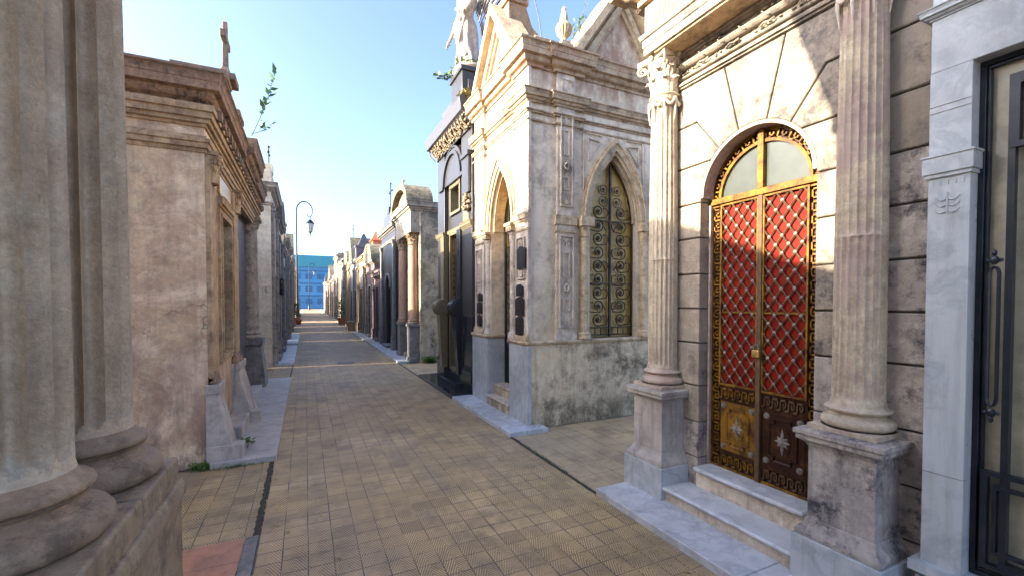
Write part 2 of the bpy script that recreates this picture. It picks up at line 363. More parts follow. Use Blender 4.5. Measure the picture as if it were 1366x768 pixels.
def cornice_prof(z0, z1, out, back=-.02):
    h = z1-z0
    p = [(back, z0), (.12*out, z0), (.12*out, z0+.12*h), (.22*out, z0+.16*h)]
    for i in range(5):
        t = i/4; p.append(((.22+.28*math.sin(t*PI/2)*1.0)*out, z0+(.16+.22*(1-math.cos(t*PI/2)))*h))
    p += [(.78*out, z0+.42*h), (.78*out, z0+.66*h), (.82*out, z0+.68*h)]
    for i in range(5):
        t = i/4; p.append(((.82+.18*(1-math.cos(t*PI/2)))*out, z0+(.70+.22*math.sin(t*PI/2))*h))
    return p+[(out, z1), (back, z1)]
def attic_base(r, rt, z0, z1):                 # lathe profile
    h = z1-z0; p = [(rt*.98, z0)]
    for i in range(9):
        a = -PI/2+PI*i/8; p.append((rt-.22*h+.22*h*math.cos(a), z0+.22*h+.22*h*math.sin(a)))
    p += [(rt-.25*h, z0+.47*h)]
    for i in range(6):
        a = PI*i/5; p.append((rt-.25*h-.10*h*math.sin(a), z0+(.49+.16*i/5)*h))
    for i in range(7):
        a = -PI/2+PI*i/6; p.append((r+.10*h+.11*h*math.cos(a), z0+.76*h+.09*h*math.sin(a)))
    return p+[(r*1.06, z0+.88*h), (r*1.02, z0+.94*h), (r, z1)]
def shaft_prof(r0, r1, z0, z1, fl=True, n=26, endf=.35):
    p = []
    for i in range(n+1):
        t = i/n; z = z0+(z1-z0)*t
        p.append((r0+(r1-r0)*t**1.6, z, 1.0 if fl else 0))
    e = r0*endf; q = [(r0*1.03, z0, 0), (r0, z0+.3*e, 0)]
    for k in range(5): q.append((r0, z0+e*(.4+.2*k), math.sin(PI/2*k/4)))
    q += [x for x in p if z0+e*1.25 < x[1] < z1-e*1.25]
    for k in range(5): q.append((r1, z1-e*(1.2-.2*k), math.cos(PI/2*k/4)))
    return q+[(r1*1.05, z1-.1*e, 0), (r1*1.05, z1, 0)]
def leafstrip(mb, base, d, w, h, curl, n=6):   # acanthus leaf: base point, outward dir d (x,y)
    d = Vector((d[0], d[1], 0)).normalized(); s = Vector((-d.y, d.x, 0)); b = Vector(base); vs = []; fs = []
    for i in range(n+1):
        t = i/n; a = t*PI*.75
        ww = w*(1-.55*t*t)*(1+.22*math.sin(t*PI*5)); out = curl*(t**2.2)*(1.0); z = h*math.sin(min(1, t*1.08)*PI/2)-(h*.18 if t > .85 else 0)*(t-.85)/.15
        c = b+d*out+Vector((0, 0, z))
        for k, (u, o2) in enumerate(((-1, -.0), (-.5, .012), (0, .004), (.5, .012), (1, -.0))):
            vs.append(tuple(c+s*ww*u*.5+d*o2*w*9))
        for k in range(5): vs.append(tuple(Vector(vs[-5])-d*w*.18+Vector((0, 0, 0))))
    q = 10
    for i in range(n):
        for k in range(4):
            fs.append([i*q+k, i*q+k+1, (i+1)*q+k+1, (i+1)*q+k]); fs.append([i*q+5+k, (i+1)*q+5+k, (i+1)*q+6+k, i*q+6+k])
        fs.append([i*q, (i+1)*q, (i+1)*q+5, i*q+5]); fs.append([i*q+4, i*q+9, (i+1)*q+9, (i+1)*q+4])
    mb.add(vs, fs)
def spiral(c, ax, ay, r0, r1, a0, turns, n=26):  # points in plane spanned by ax, ay
    c = Vector(c); ax = Vector(ax); ay = Vector(ay); out = []
    for i in range(n+1):
        t = i/n; r = r0+(r1-r0)*t; a = a0+turns*2*PI*t
        out.append(tuple(c+ax*r*math.cos(a)+ay*r*math.sin(a)))
    return out
def corinthian(mb, cx, cy, z0, z1, r, ab):
    h = z1-z0
    mb.lathe(cx, cy, [(r*1.12, z0), (r*1.2, z0+.03*h), (r*1.12, z0+.06*h), (r*.96, z0+.08*h), (r*.98, z0+.5*h), (r*1.12, z0+.75*h), (r*1.32, z0+.86*h)], 24)
    for row, (zb, hh, cu, rr, off) in enumerate(((.08, .36, .42, .98, 0), (.22, .46, .50, 1.0, .5))):
        for i in range(8):
            a = 2*PI*(i+off)/8; leafstrip(mb, (cx+r*rr*math.cos(a), cy+r*rr*math.sin(a), z0+zb*h), (math.cos(a), math.sin(a)), r*.72, hh*h, r*cu)
    for i in range(4):
        a = PI/4+PI/2*i; d = Vector((math.cos(a), math.sin(a), 0)); c = Vector((cx, cy, z0+.76*h))+d*ab*1.12
        mb.tube([tuple(Vector((cx, cy, z0+.45*h))+d*r*1.05), tuple(Vector((cx, cy, z0+.68*h))+d*(r*1.2)), tuple(c+Vector((0, 0, .11*h))-d*.05*h)], r*.10)
        mb.tube(spiral(c, d, (0, 0, 1), .125*h, .02*h, PI*.6, -1.6, 20), r*.10, 6, r*.05)
        for sg in (-1, 1):
            b = a+sg*PI/4*.62; d2 = Vector((math.cos(b), math.sin(b), 0))
            mb.tube(spiral(Vector((cx, cy, z0+.78*h))+d2*r*1.22, Vector((-d2.y, d2.x, 0))*sg, (0, 0, 1), .08*h, .015*h, PI, 1.3, 14), r*.07, 5)
    # abacus with hollow sides
    pts = []
    for i in range(4):
        a0 = PI/4+PI/2*i; a1 = a0+PI/2
        for k in range(9):
            t = k/8; px = (1-t)*math.cos(a0)+t*math.cos(a1); py = (1-t)*math.sin(a0)+t*math.sin(a1)
            sc = ab*1.36*(1-.17*math.sin(PI*t)); pts.append((cx+px*sc, cy+py*sc))
    mb.prism(pts, 'xy', z0+.88*h, z1)
    for i in range(4): mb.ball((cx+ab*.92*math.cos(PI/2*i), cy+ab*.92*math.sin(PI/2*i), z0+.92*h), (r*.2,)*3, 8, 6)
def rect_loop(mb, u0, u1, z0, z1, w, a, b, plane='yz'):  # frame of bars
    for q in ([(u0, z0), (u1, z0), (u1, z0+w), (u0, z0+w)], [(u0, z1-w), (u1, z1-w), (u1, z1), (u0, z1)],
              [(u0, z0+w), (u0+w, z0+w), (u0+w, z1-w), (u0, z1-w)], [(u1-w, z0+w), (u1, z0+w), (u1, z1-w), (u1-w, z1-w)]):
        mb.prism(q, plane, a, b)
KEY = [(0, 0), (0, 1), (.74, 1), (.74, .32), (.40, .32), (.40, .62)]
def meander(mb, n, f, w=.065):
    # f(u, v, d) -> point ; u in units, v in 0..1, d depth 0/1
    def bar(p, q):
        (x0, y0), (x1, y1) = p, q
        if x0 > x1: x0, x1 = x1, x0
        if y0 > y1: y0, y1 = y1, y0
        x0 -= w; x1 += w; y0 -= w; y1 += w; k = max(1, int((x1-x0)/.35))
        for i in range(k):
            a, b = x0+(x1-x0)*i/k, x0+(x1-x0)*(i+1)/k
            mb.add([f(a, y0, 0), f(b, y0, 0), f(b, y1, 0), f(a, y1, 0), f(a, y0, 1), f(b, y0, 1), f(b, y1, 1), f(a, y1, 1)],
                   [[0, 3, 2, 1], [4, 5, 6, 7], [0, 1, 5, 4], [1, 2, 6, 5], [2, 3, 7, 6], [3, 0, 4, 7]])
    for i in range(n):
        K = [(x+i*1.12, y*.8+.1) for x, y in KEY]
        for a, b in zip(K, K[1:]): bar(a, b)
        bar((i*1.12, .1), (i*1.12-.38, .1))
def scroll_panel(mb, F, u0, u1, z0, z1, rows, r=.006, leaf=None):
    # vertical run of opposed C scrolls between two stiles; F(u,z)->3D
    h = (z1-z0)/rows; c = (u0+u1)/2; w = (u1-u0)/2
    def poly(pts, rr=r, seg=5): mb.tube([F(*p) for p in pts], rr, seg)
    for k in range(rows):
        zc = z0+h*(k+.5); sg = 1 if k % 2 else -1
        R0 = min(w*.86, h*.5)
        pts = []
        for i in range(30):
            t = i/29; rr = R0*(1-.80*t); a = -PI/2+sg*0+t*2*PI*1.45
            pts.append((c+sg*rr*math.cos(a), zc+rr*math.sin(a)))
        poly(pts)
        pts = [(c+sg*w*.0, zc-R0), (c-sg*w*.75, zc-R0*.85), (c-sg*w*.92, zc-R0*.2), (c-sg*w*.86, zc+R0*.4), (c-sg*w*.5, zc+R0*.62), (c-sg*w*.45, zc+R0*.35)]
        poly(pts, r*.85)
        for q in range(5):     # rosette / leaf
            a = 2*PI*q/5; p = F(c+math.cos(a)*R0*.13, zc+math.sin(a)*R0*.13)
            mb.ball(p, r*1.9, 6, 4)

# ================================================================== GROUND
g = MB(); g.quad((-300, -300, -.012), (300, -300, -.012), (300, 400, -.012), (-300, 400, -.012)); struct('ground', g, M['paving'])
g = MB(); g.quad((-.30, -14, 0), (2.17, -14, 0), (2.17, 140, 0), (-.30, 140, 0)); struct('street', g, M['street'])
g = MB(); g.quad((-4.2, 3.0, .002), (-.335, 3.0, .002), (-.335, 5.0, .002), (-4.2, 5.0, .002)); struct('alley_paving', g, M['alley'])
g = MB(); g.quad((-4.2, 1.0, .006), (-.385, 1.0, .006), (-.385, 3.40, .006), (-4.2, 3.40, .006)); struct('terracotta_paving', g, M['terra'])
g = MB(); g.box(-.38, -.305, 1.0, 3.40, -.01, .010); struct('kerb_strip', g, M['greyst'])
g = MB(); g.quad((2.20, 2.95, .001), (8, 2.95, .001), (8, 4.8, .001), (2.20, 4.8, .001)); struct('side_alley_paving', g, M['alley_flat'])
g = MB(); g.quad((2.20, 8.95, .001), (8, 8.95, .001), (8, 11.4, .001), (2.20, 11.4, .001)); struct('second_side_alley_paving', g, M['alley_flat'])
g = MB(); g.quad((-3, 10.1, .002), (-.31, 10.1, .002), (-.31, 12.4, .002), (-3, 12.4, .002)); struct('second_alley_paving', g, M['alley'])
def slab(x0, x1, y0, y1, z, mat, label, n=1):
    t = thing('kerb_slab', label, 'stone slab', ((x0+x1)/2, (y0+y1)/2, 0), 'stone slabs edging the street')
    for i in range(n):
        a = y0+(y1-y0)*i/n; b = y0+(y1-y0)*(i+1)/n
        m = MB(); m.box(x0, x1, a+(.004 if i else 0), b, -.01, z-.003*(i % 2)); mkobj('slab', m, mat, t, bevel=.006)
slab(-.84, -.28, 4.95, 10.05, .06, M['slab'], 'long worn grey slab edging the street before the pink plaster mausoleum')
slab(-.72, -.28, 12.4, 17.5, .06, M['slab_w'], 'pale slab edging the street beside the peeling white mausoleum', 2)
slab(-.70, -.28, 18.3, 24, .06, M['slab_w'], 'short pale slab on the left edge of the street, just past the peeling white mausoleum', 2)
slab(2.17, 2.70, 4.63, 6.88, .055, M['slab_w'], 'white marble slab in front of the pointed arch mausoleum door', 4)
slab(2.17, 2.75, -1.0, 2.94, .055, M['slab_w'], 'white marble slab at the foot of the steps below the red door', 3)
slab(2.17, 2.70, 6.89, 9.25, .06, M['slab_dark'], 'polished black slab before the dark granite mausoleum', 1)
slab(2.17, 2.75, 11.4, 17.0, .06, M['slab_w'], 'pale slab before the columned tomb with the curved pediment', 3)
slab(2.17, 2.75, 17.1, 24, .06, M['slab'], 'grey slab before the low tomb with the blue door', 2)
g = MB(); g.frust(.75, 1.15, 12.0, 12.55, -.01, .75, 1.15, 12.0, 12.55, .004); struct('drain_cover', g, M['greyst'])

for nm, x0, x1, y0, y1 in (('gutter', -.338, -.298, 3.4, 4.95), ('joint_strip', 2.168, 2.204, 2.94, 4.63), ('second_joint_strip', 2.168, 2.204, 9.25, 11.4), ('second_gutter', -.314, -.296, 10.05, 12.4)):
    g = MB(); n = 40; pl = [(x0+random.uniform(-.008, .006), y0+(y1-y0)*i/n) for i in range(n+1)]; pr = [(x1+random.uniform(-.006, .008), y0+(y1-y0)*i/n) for i in range(n+1)]
    g.add([(a, b, .0045) for a, b in pl+pr[::-1]], [[i, 2*n-i, 2*n+1-i][:3]+[] if False else [i, i+1, 2*n-i, 2*n+1-i] for i in range(n)]); struct(nm, g, M['soil'])
# ================================================================== NEAR LEFT COLONNADE
T = thing('column_mausoleum', 'nearest tomb on the left with two giant fluted columns on a stained stone plinth', 'mausoleum', (-.9, 0, 0))
XP = -.42
m = MB(); m.box(-1.6, XP+.006, -2.0, 1.935, 0, .95)
m.sweep([(0, .95), (.0, .90), (.012, .905), (.014, .94), (.004, .965), (-.05, .965)], [(-1.6, 1.935), (XP+.006, 1.935), (XP+.006, -2.0)], side=-1)
mkobj('plinth', m, M['plinthstone'], T, bevel=.006)
for y0, y1 in ((-2.0, 1.14), (1.155, 1.545), (1.552, 1.925)):
    m = MB(); m.box(-1.0, XP, y0, y1, .952, 1.047); mkobj('column_plinth', m, M['plinthstone'], T, bevel=.008)
for cy in (1.743, 1.352):
    c = thing  # noqa
    m = MB(); m.lathe(-.617, cy, shaft_prof(.119, .104, 1.21, 3.55, endf=.42, n=30), flute=(16, .27)); sh = mkobj('column', m, M['colstone'], T, smooth=60)
    m = MB(); m.lathe(-.617, cy, attic_base(.121, .192, 1.045, 1.215), 64); mkobj('column_base', m, M['basestone'], sh, smooth=40)
    m = MB(); corinthian(m, -.617, cy, 3.55, 3.85, .105, .16); mkobj('capital', m, M['colstone'], sh)
m = MB(); m.box(-2.3, -.86, -2.0, 1.90, 0, 3.85); mkobj('wall', m, M['plaster'], T)
m = MB(); m.box(-2.3, -.48, -2.0, 1.90, 3.85, 4.35)
m.sweep(cornice_prof(4.35, 4.75, .28), [(-2.3, 1.90), (-.48, 1.90), (-.48, -2.0)], side=-1); m.box(-2.3, -.5, -1.98, 1.88, 4.75, 5.2)
mkobj('entablature', m, M['colstone'], T)

# ================================================================== PINK PLASTER MAUSOLEUM
T = thing('plaster_mausoleum', 'mausoleum with a blotched pink plaster side wall and heavy brown cornice on the left', 'mausoleum', (-.84, 7.5, 0))
XF = -.86; Y0, Y1 = 5.05, 10.05
m = MB(); m.box(-4.0, XF-.16, Y0+.06, Y1, 0, 3.6); m.box(-4.0, XF, Y0, Y0+.06, 0, 3.6)
m.box(XF-.16, XF, Y0+.06, 5.72, 0, 3.6); m.box(XF-.16, XF, 6.42, 7.05, 0, 3.6); m.box(XF-.16, XF, 5.72, 6.42, 2.55, 3.6); m.box(XF-.16, XF, 5.72, 6.42, 0, .95)
m.box(XF-.16, XF, 7.05, 9.75, 3.1, 3.6)
m.box(XF-.16, XF, 9.75, Y1-.002, 0, 3.6); mkobj('wall', m, M['plaster'], T)
m = MB()
for a, b in ((5.055, 5.30), (6.60, 6.98)):
    m.box(XF, XF+.04, a, b, .75, 3.0); m.box(XF, XF+.06, a-.02 if a > 5.1 else a, b+.02, .75, .86)
m.box(XF, XF+.012, 5.34, 5.60, .9, 2.95)
rect_loop(m, 5.66, 6.48, .93, 2.62, .07, XF-.02, XF+.03); rect_loop(m, 5.71, 6.43, .98, 2.57, .03, XF-.05, XF+.045)
m.sweep(cornice_prof(2.62, 2.74, .08), [(XF, 5.62), (XF, 6.52)], side=1)
mkobj('trim', m, M['ochre'], T, bevel=.004)
# entablature: side (camera) and street face
path = [(-4.0, Y0), (XF, Y0), (XF, Y1)]
m = MB()
m.sweep(steps_prof([(.012, 3.02, 3.06), (.035, 3.06, 3.11), (.05, 3.11, 3.15), (.02, 3.15, 3.18)]), path, side=1)
m.sweep(steps_prof([(.02, 3.26, 3.29), (.05, 3.29, 3.33), (.075, 3.33, 3.39), (.095, 3.39, 3.45)]), path, side=1)
m.sweep(steps_prof([(.03, 2.94, 2.97), (.045, 2.97, 3.0)]), [(XF, Y0+.26), (XF, Y0), (-4, Y0)], side=-1) if False else None
mkobj('entablature', m, M['ochre'], T, bevel=.003)
m = MB(); m.sweep(cornice_prof(3.45, 3.75, .19), path, side=1)
m.box(-4, XF, Y0+.01, Y1-.01, 3.6, 3.80)
for a, b, zt in ((5.0, 5.32, 3.83), (5.9, 6.3, 3.81), (7.3, 8.0, 3.93), (9.4, 9.9, 3.85)):
    m.box(XF-.25, XF+.20, a, b, 3.752, zt)
m.sweep(cornice_prof(3.52, 3.86, .16), [(XF+.12, 7.0), (XF+.12, 8.4)], side=1)
mkobj('cornice', m, M['roofstone'], T, bevel=.006)
m = MB()
for k in range(22):
    y = 5.15+k*.225
    m.box(XF+.03, XF+.13, y, y+.08, 3.39, 3.48)
mkobj('dentil', m, M['roofstone'], T); 
m = MB(); m.box(XF-.155, XF-.14, 5.72, 6.42, .95, 2.56)
mkobj('window', m, M['glass_dark'], T)
m = MB()
for k in range(5): m.box(XF-.13, XF-.11, 5.80+k*.13, 5.82+k*.13, .95, 2.55)
for z in (1.3, 1.9, 2.3): m.box(XF-.128, XF-.112, 5.72, 6.42, z, z+.02)
mkobj('window_grille', m, M['iron'], T)
m = MB(); m.box(XF+.006, XF+.028, 5.70, 6.44, 2.78, 2.98); mkobj('plaque', m, M['brass'], T, bevel=.004)
m = MB(); m.box(XF-.155, XF-.12, 7.05, 9.75, 0, 3.1); mkobj('door', m, M['darkst'], T)
for k, z in enumerate((1.35, 1.75, 2.15, 2.5)):
    m = MB(); m.box(XF-.12, XF-.08, 7.2, 7.5, z, z+.26); mkobj('memorial_plaque', m, M['bronze_plaque'], T, bevel=.004)
for y in (5.18, 6.79):
    m = MB(); corinthian(m, XF+.0, y, 3.0-.24, 3.06, .085, .12); mkobj('pilaster_capital', m, M['ochre'], T)
for (y0, y1, z, sl) in ((5.045, 5.32, .80, .17), (6.50, 7.08, .82, .2)):   # battered marble pedestals
    m = MB(); m.frust(XF-.02, XF+.06+sl, y0-.03, y1+.03, 0, XF-.02, XF+.075, y0, y1, z-.09)
    m.box(XF-.02, XF+.10, y0-.03, y1+.03, z-.09, z)
    m.frust(XF-.02, XF+.17, y0-.01, y0+.05, .0, XF-.02, XF+.085, y0-.015, y0+.05, z-.09)
    m.frust(XF-.02, XF+.13+sl, y0-.035, y0+.12, 0, XF-.02, XF+.12+sl, y0-.03, y0+.12, .20)
    mkobj('pedestal', m, M['pedestal'], T, bevel=.006)
    m = MB(); m.frust(XF, XF+.085, y0, y1-.02, z, XF, XF+.04, y0+.04, y1-.06, z+.13); mkobj('crumbling_base', m, M['roofstone'], T, bevel=.02)
m = MB(); m.box(XF, XF+.20, 5.72, 6.44, .055, .20); m.box(XF, XF+.07, 5.4, 5.55, .06, .32); m.box(XF, XF+.07, 5.62, 5.70, .06, .30); m.box(XF, XF+.16, 7.10, 8.7, .055, .17)
mkobj('step', m, M['pedestal'], T, bevel=.01)
# free column on dark pedestal
cy, cx = 9.35, -.93
m = MB(); m.frust(cx-.2, cx+.27, cy-.28, cy+.27, .0, cx-.2, cx+.19, cy-.22, cy+.22, .82); m.box(cx-.2, cx+.22, cy-.25, cy+.25, .82, .93)
mkobj('dark_pedestal', m, M['greyst'], T, bevel=.008)
m = MB(); m.lathe(cx, cy, shaft_prof(.15, .13, 1.06, 2.95, fl=False), 32); c = mkobj('column', m, M['bone'], T)
m = MB(); m.lathe(cx, cy, attic_base(.152, .205, .93, 1.07), 32); mkobj('column_base', m, M['bone'], c)
m = MB(); m.lathe(cx, cy, [(.14, 2.93), (.16, 2.97), (.14, 3.0), (.17, 3.06), (.20, 3.08)], 32); m.box(cx-.2, cx+.2, cy-.2, cy+.2, 3.08, 3.14); mkobj('capital', m, M['bone'], c)
# stone cross standing on the roof corner
T2 = thing('stone_cross', 'weathered stone cross on the roof corner of the pink plaster mausoleum', 'cross', (-.80, 5.3, 3.93))
m = MB(); m.box(-.90, -.70, 5.15, 5.42, 3.93, 4.0); m.frust(-.86, -.74, 5.2, 5.38, 4.0, -.83, -.77, 5.24, 5.34, 4.09); mkobj('foot', m, M['roofstone'], T2, bevel=.01)
m = MB(); m.frust(-.825, -.775, 5.26, 5.32, 4.09, -.82, -.78, 5.265, 5.315, 4.55); m.box(-.823, -.777, 5.12, 5.46, 4.33, 4.40); mkobj('arms', m, M['roofstone'], T2, bevel=.006); T2.location = (-.71, 5.3, 3.81)

# ================================================================== RED DOOR MAUSOLEUM
T = thing('red_door_mausoleum', 'mausoleum with an arched red latticed door between two fluted columns on pedestals', 'mausoleum', (2.77, 2.03, 0))
XW = 2.77; C0, ZC, RA = 2.01, 2.40, .42
YF, YN = 2.93, 1.03
m = MB(); m.box(XW+.14, 4.3, YN, YF, 0, 4.1); m.box(XW+.02, XW+.14, 2.446, YF-.002, 0, 2.384); m.box(XW+.02, XW+.14, YN+.002, 1.574, 0, 2.384); m.box(XW+.021, XW+.14, 2.471, YF-.003, 2.384, 4.2); m.box(XW+.021, XW+.14, YN+.003, 1.549, 2.384, 4.2)
m.prism(holed(arc(C0, ZC, RA+.016, 180, 0, 24), 1.55, 2.47, 2.385, 4.2), 'yz', XW+.0205, XW+.14)
mkobj('wall', m, M['groove'], T)
def inset(P, d=.006):
    n = len(P); out = []
    A = sum(P[i][0]*P[(i+1) % n][1]-P[(i+1) % n][0]*P[i][1] for i in range(n)); s = 1 if A > 0 else -1
    for i in range(n):
        p0, p1, p2 = Vector(P[i-1]), Vector(P[i]), Vector(P[(i+1) % n])
        e1 = (p1-p0).normalized(); e2 = (p2-p1).normalized(); n1 = Vector((-e1.y, e1.x))*s; n2 = Vector((-e2.y, e2.x))*s
        b = n1+n2
        if b.length < 1e-4: b = n1
        b.normalize(); k = d/max(.35, b.dot(n1)); out.append(tuple(p1+b*k))
    return out
def chamf(m, P, x0, x1, d=.006, ch=.006):
    a = inset(P, d); b = inset(P, d+ch); n = len(P)
    vs = [(x1, *p) for p in a]+[(x0+ch, *p) for p in a]+[(x0, *p) for p in b]
    fs = [list(range(2*n, 3*n))]+[[i, (i+1) % n, n+(i+1) % n, n+i] for i in range(n)]+[[n+i, n+(i+1) % n, 2*n+(i+1) % n, 2*n+i] for i in range(n)]
    m.add(vs, fs)
zs = [.0, .38, .66, .945, 1.28, 1.55, 1.82, 2.10, 2.372]
j52 = (C0+.60/math.tan(R(52)), 3.0); j76 = (C0+.9/math.tan(R(76)), 3.30)
a365 = math.degrees(math.asin(.27/RA))
half = [[(C0+RA*math.cos(R(76)), ZC+RA*math.sin(R(76)))]+arc(C0, ZC, RA, 76, 52, 6)[1:]+[j52, (YF, 3.0), (YF, 3.31), (j76[0], 3.31)],
        arc(C0, ZC, RA, 52, a365, 5)+[(YF, ZC+.27), (YF, 3.0), j52],
        [(C0+RA, 2.372), (YF, 2.372), (YF, ZC+.27)]+arc(C0, ZC, RA, a365, 0, 5)]
mw = MB(); mg = MB()
key = arc(C0, ZC, RA, 104, 76, 6)+[(j76[0], 3.31), (2*C0-j76[0], 3.31)]
chamf(mw, key, XW, XW+.13)
for P in half: chamf(mw, P, XW, XW+.13)
for P in half:
    Q = [(YN if y > YF-.01 else 2*C0-y, z) for y, z in P]
    chamf(mw, Q, XW, XW+.13)
for i in range(len(zs)-1):
    a, b = zs[i], zs[i+1]
    chamf(mw if a > .6 else mg, [(C0+RA, a), (YF, a), (YF, b), (C0+RA, b)], XW, XW+.13)
    chamf(mw if a > 1.2 else mg, [(1.36, a), (C0-RA, a), (C0-RA, b), (1.36, b)], XW, XW+.13)
    chamf(mg, [(YN, a), (1.36, a), (1.36, b), (YN, b)], XW, XW+.13)
for a, b in ((2.372, 2.70),): pass
mkobj('wall_blocks', mw, M['whitewall'], T, recalc=True); mkobj('grey_wall_blocks', mg, M['greyrust'], T)
m = MB()     # smooth reveal lining behind the blocks
zz = arc(C0, ZC, RA-.001, 180, 0, 28); zi = arc(C0, ZC, RA-.0011-.018, 180, 0, 28)
m.band(zi, [(p[0], p[1]) for p in arc(C0, ZC, RA+.004, 180, 0, 28)], 'yz', XW+.004, XW+.14)
m.box(XW+.09, XW+.14, C0+RA-.02, C0+RA-.001, .33, ZC); m.box(XW+.09, XW+.14, C0-RA+.001, C0-RA+.02, .33, ZC)
mkobj('reveal', m, M['pinkjamb'], T)
# wall mouldings under the architrave
m = MB()
def hmould(m, z0, z1, o, y0=YN, y1=YF, x=XW): m.sweep([(-.01, z0)]+[(o*(.55+.45*math.sin(PI*i/6)), z0+(z1-z0)*i/6) for i in range(7)]+[(-.01, z1)], [(x, y0), (x, y1)], side=-1)
m.box(XW+.004, XW+.1, YN, YF, 3.31, 3.60)
m.sweep(steps_prof([(.012, 3.315, 3.33), (.03, 3.33, 3.345), (.018, 3.345, 3.36)]), [(XW, YN), (XW, YF)], side=-1)
hmould(m, 3.375, 3.40, .03); hmould(m, 3.455, 3.505, .05); m.sweep(steps_prof([(.03, 3.55, 3.57), (.05, 3.57, 3.60)]), [(XW, YN), (XW, YF)], side=-1)
for k in range(17):          # ribbon and knob carving
    y = 1.3+k*.085
    if k % 2: m.tube([(XW-.047, y-.035, 3.46), (XW-.051, y, 3.482), (XW-.046, y+.02, 3.505)], .004)
    for q in range(5): m.ball((XW-.006, y+random.uniform(-.04, .04), random.choice((3.425, 3.53, 3.535))+random.uniform(-.01, .01)), (.010, .012, .007), 6, 4)
    if k % 3 == 1:
        for q in range(7): m.ball((XW-.012, y+random.uniform(-.04, .04), random.choice((3.425, 3.43, 3.53))+random.uniform(-.008, .008)), (.012, .013, .009), 7, 5)
        m.tube([(XW-.02, y-.05, 3.44), (XW-.03, y-.02, 3.425), (XW-.025, y+.02, 3.44), (XW-.03, y+.05, 3.42)], .006)
mkobj('carved_moulding', m, M['whitewall'], T)
# entablature carried by the columns
XE = 2.515; ye = (1.20, 2.79)
pth = [(3.0, ye[0]), (XE, ye[0]), (XE, ye[1]), (3.0, ye[1])]
m = MB()
m.box(XE+.03, 3.2, ye[0]+.03, ye[1]-.03, 3.60, 4.30)
m.sweep([(-.04, 3.60), (0, 3.60), (0, 3.66), (.008, 3.662), (.008, 3.72), (.02, 3.725), (.03, 3.745), (.03, 3.76), (-.01, 3.765), (-.04, 3.765)], pth, side=-1)
m.sweep([(-.04, 3.765), (-.005, 3.765), (-.005, 4.0), (-.04, 4.0)], pth, side=-1)
ent = mkobj('entablature', m, M['whitewall'], T, bevel=.003)
m = MB(); m.sweep(cornice_prof(4.0, 4.36, .30), pth, side=-1); m.box(XE+.0, 4.2, ye[0], ye[1], 4.15, 4.36)
for k in range(9):
    y = ye[0]+.02+k*.21; m.box(XE-.20, XE-.02, y, y+.08, 4.085, 4.15)
for k in range(2): m.box(XE+.1+k*.2, XE+.18+k*.2, ye[1]+.02, ye[1]+.2, 4.085, 4.15)
mkobj('cornice', m, M['ochre'], T, bevel=.004)
# soffit coffers
m = MB(); m.box(XE+.02, XW, ye[0]+.1, ye[1]-.1, 3.585, 3.603); rect_loop(m, ye[0]+.12, ye[1]-.12, 3.0, 3.01, .01, 0, 0.0001) if False else None
mkobj('soffit', m, M['ochre'], T)
# raised inscription
def text(name, body, size, depth, loc, parent, mat, spacing=1.0, face='-x', sx=1.0):
    cu = bpy.data.curves.new(name, 'FONT'); cu.body = body; cu.size = size; cu.extrude = depth; cu.space_character = spacing; cu.align_x = 'LEFT'
    to = bpy.data.objects.new(name, cu); COL.objects.link(to); bpy.context.view_layer.update()
    me = bpy.data.meshes.new_from_object(to.evaluated_get(bpy.context.evaluated_depsgraph_get())); bpy.data.objects.remove(to)
    rot = Matrix(((0, 0, -1), (-1, 0, 0), (0, 1, 0))).to_4x4() if face == '-x' else Matrix(((1, 0, 0), (0, 0, -1), (0, 1, 0))).to_4x4()
    me.transform(Matrix.Translation(Vector(loc)-Vector(parent.location if not parent.parent else parent.parent.location)) @ rot @ Matrix.Diagonal((sx, 1, 1, 1)))
    me.materials.clear(); me.materials.append(mat)
    o = bpy.data.objects.new(name, me); COL.objects.link(o); o.parent = parent; return o
text('inscription', 'AGUSTIN', .185, .004, (XE+.003, 2.69, 3.80), ent, M['ochre'], 1.15, sx=.42)
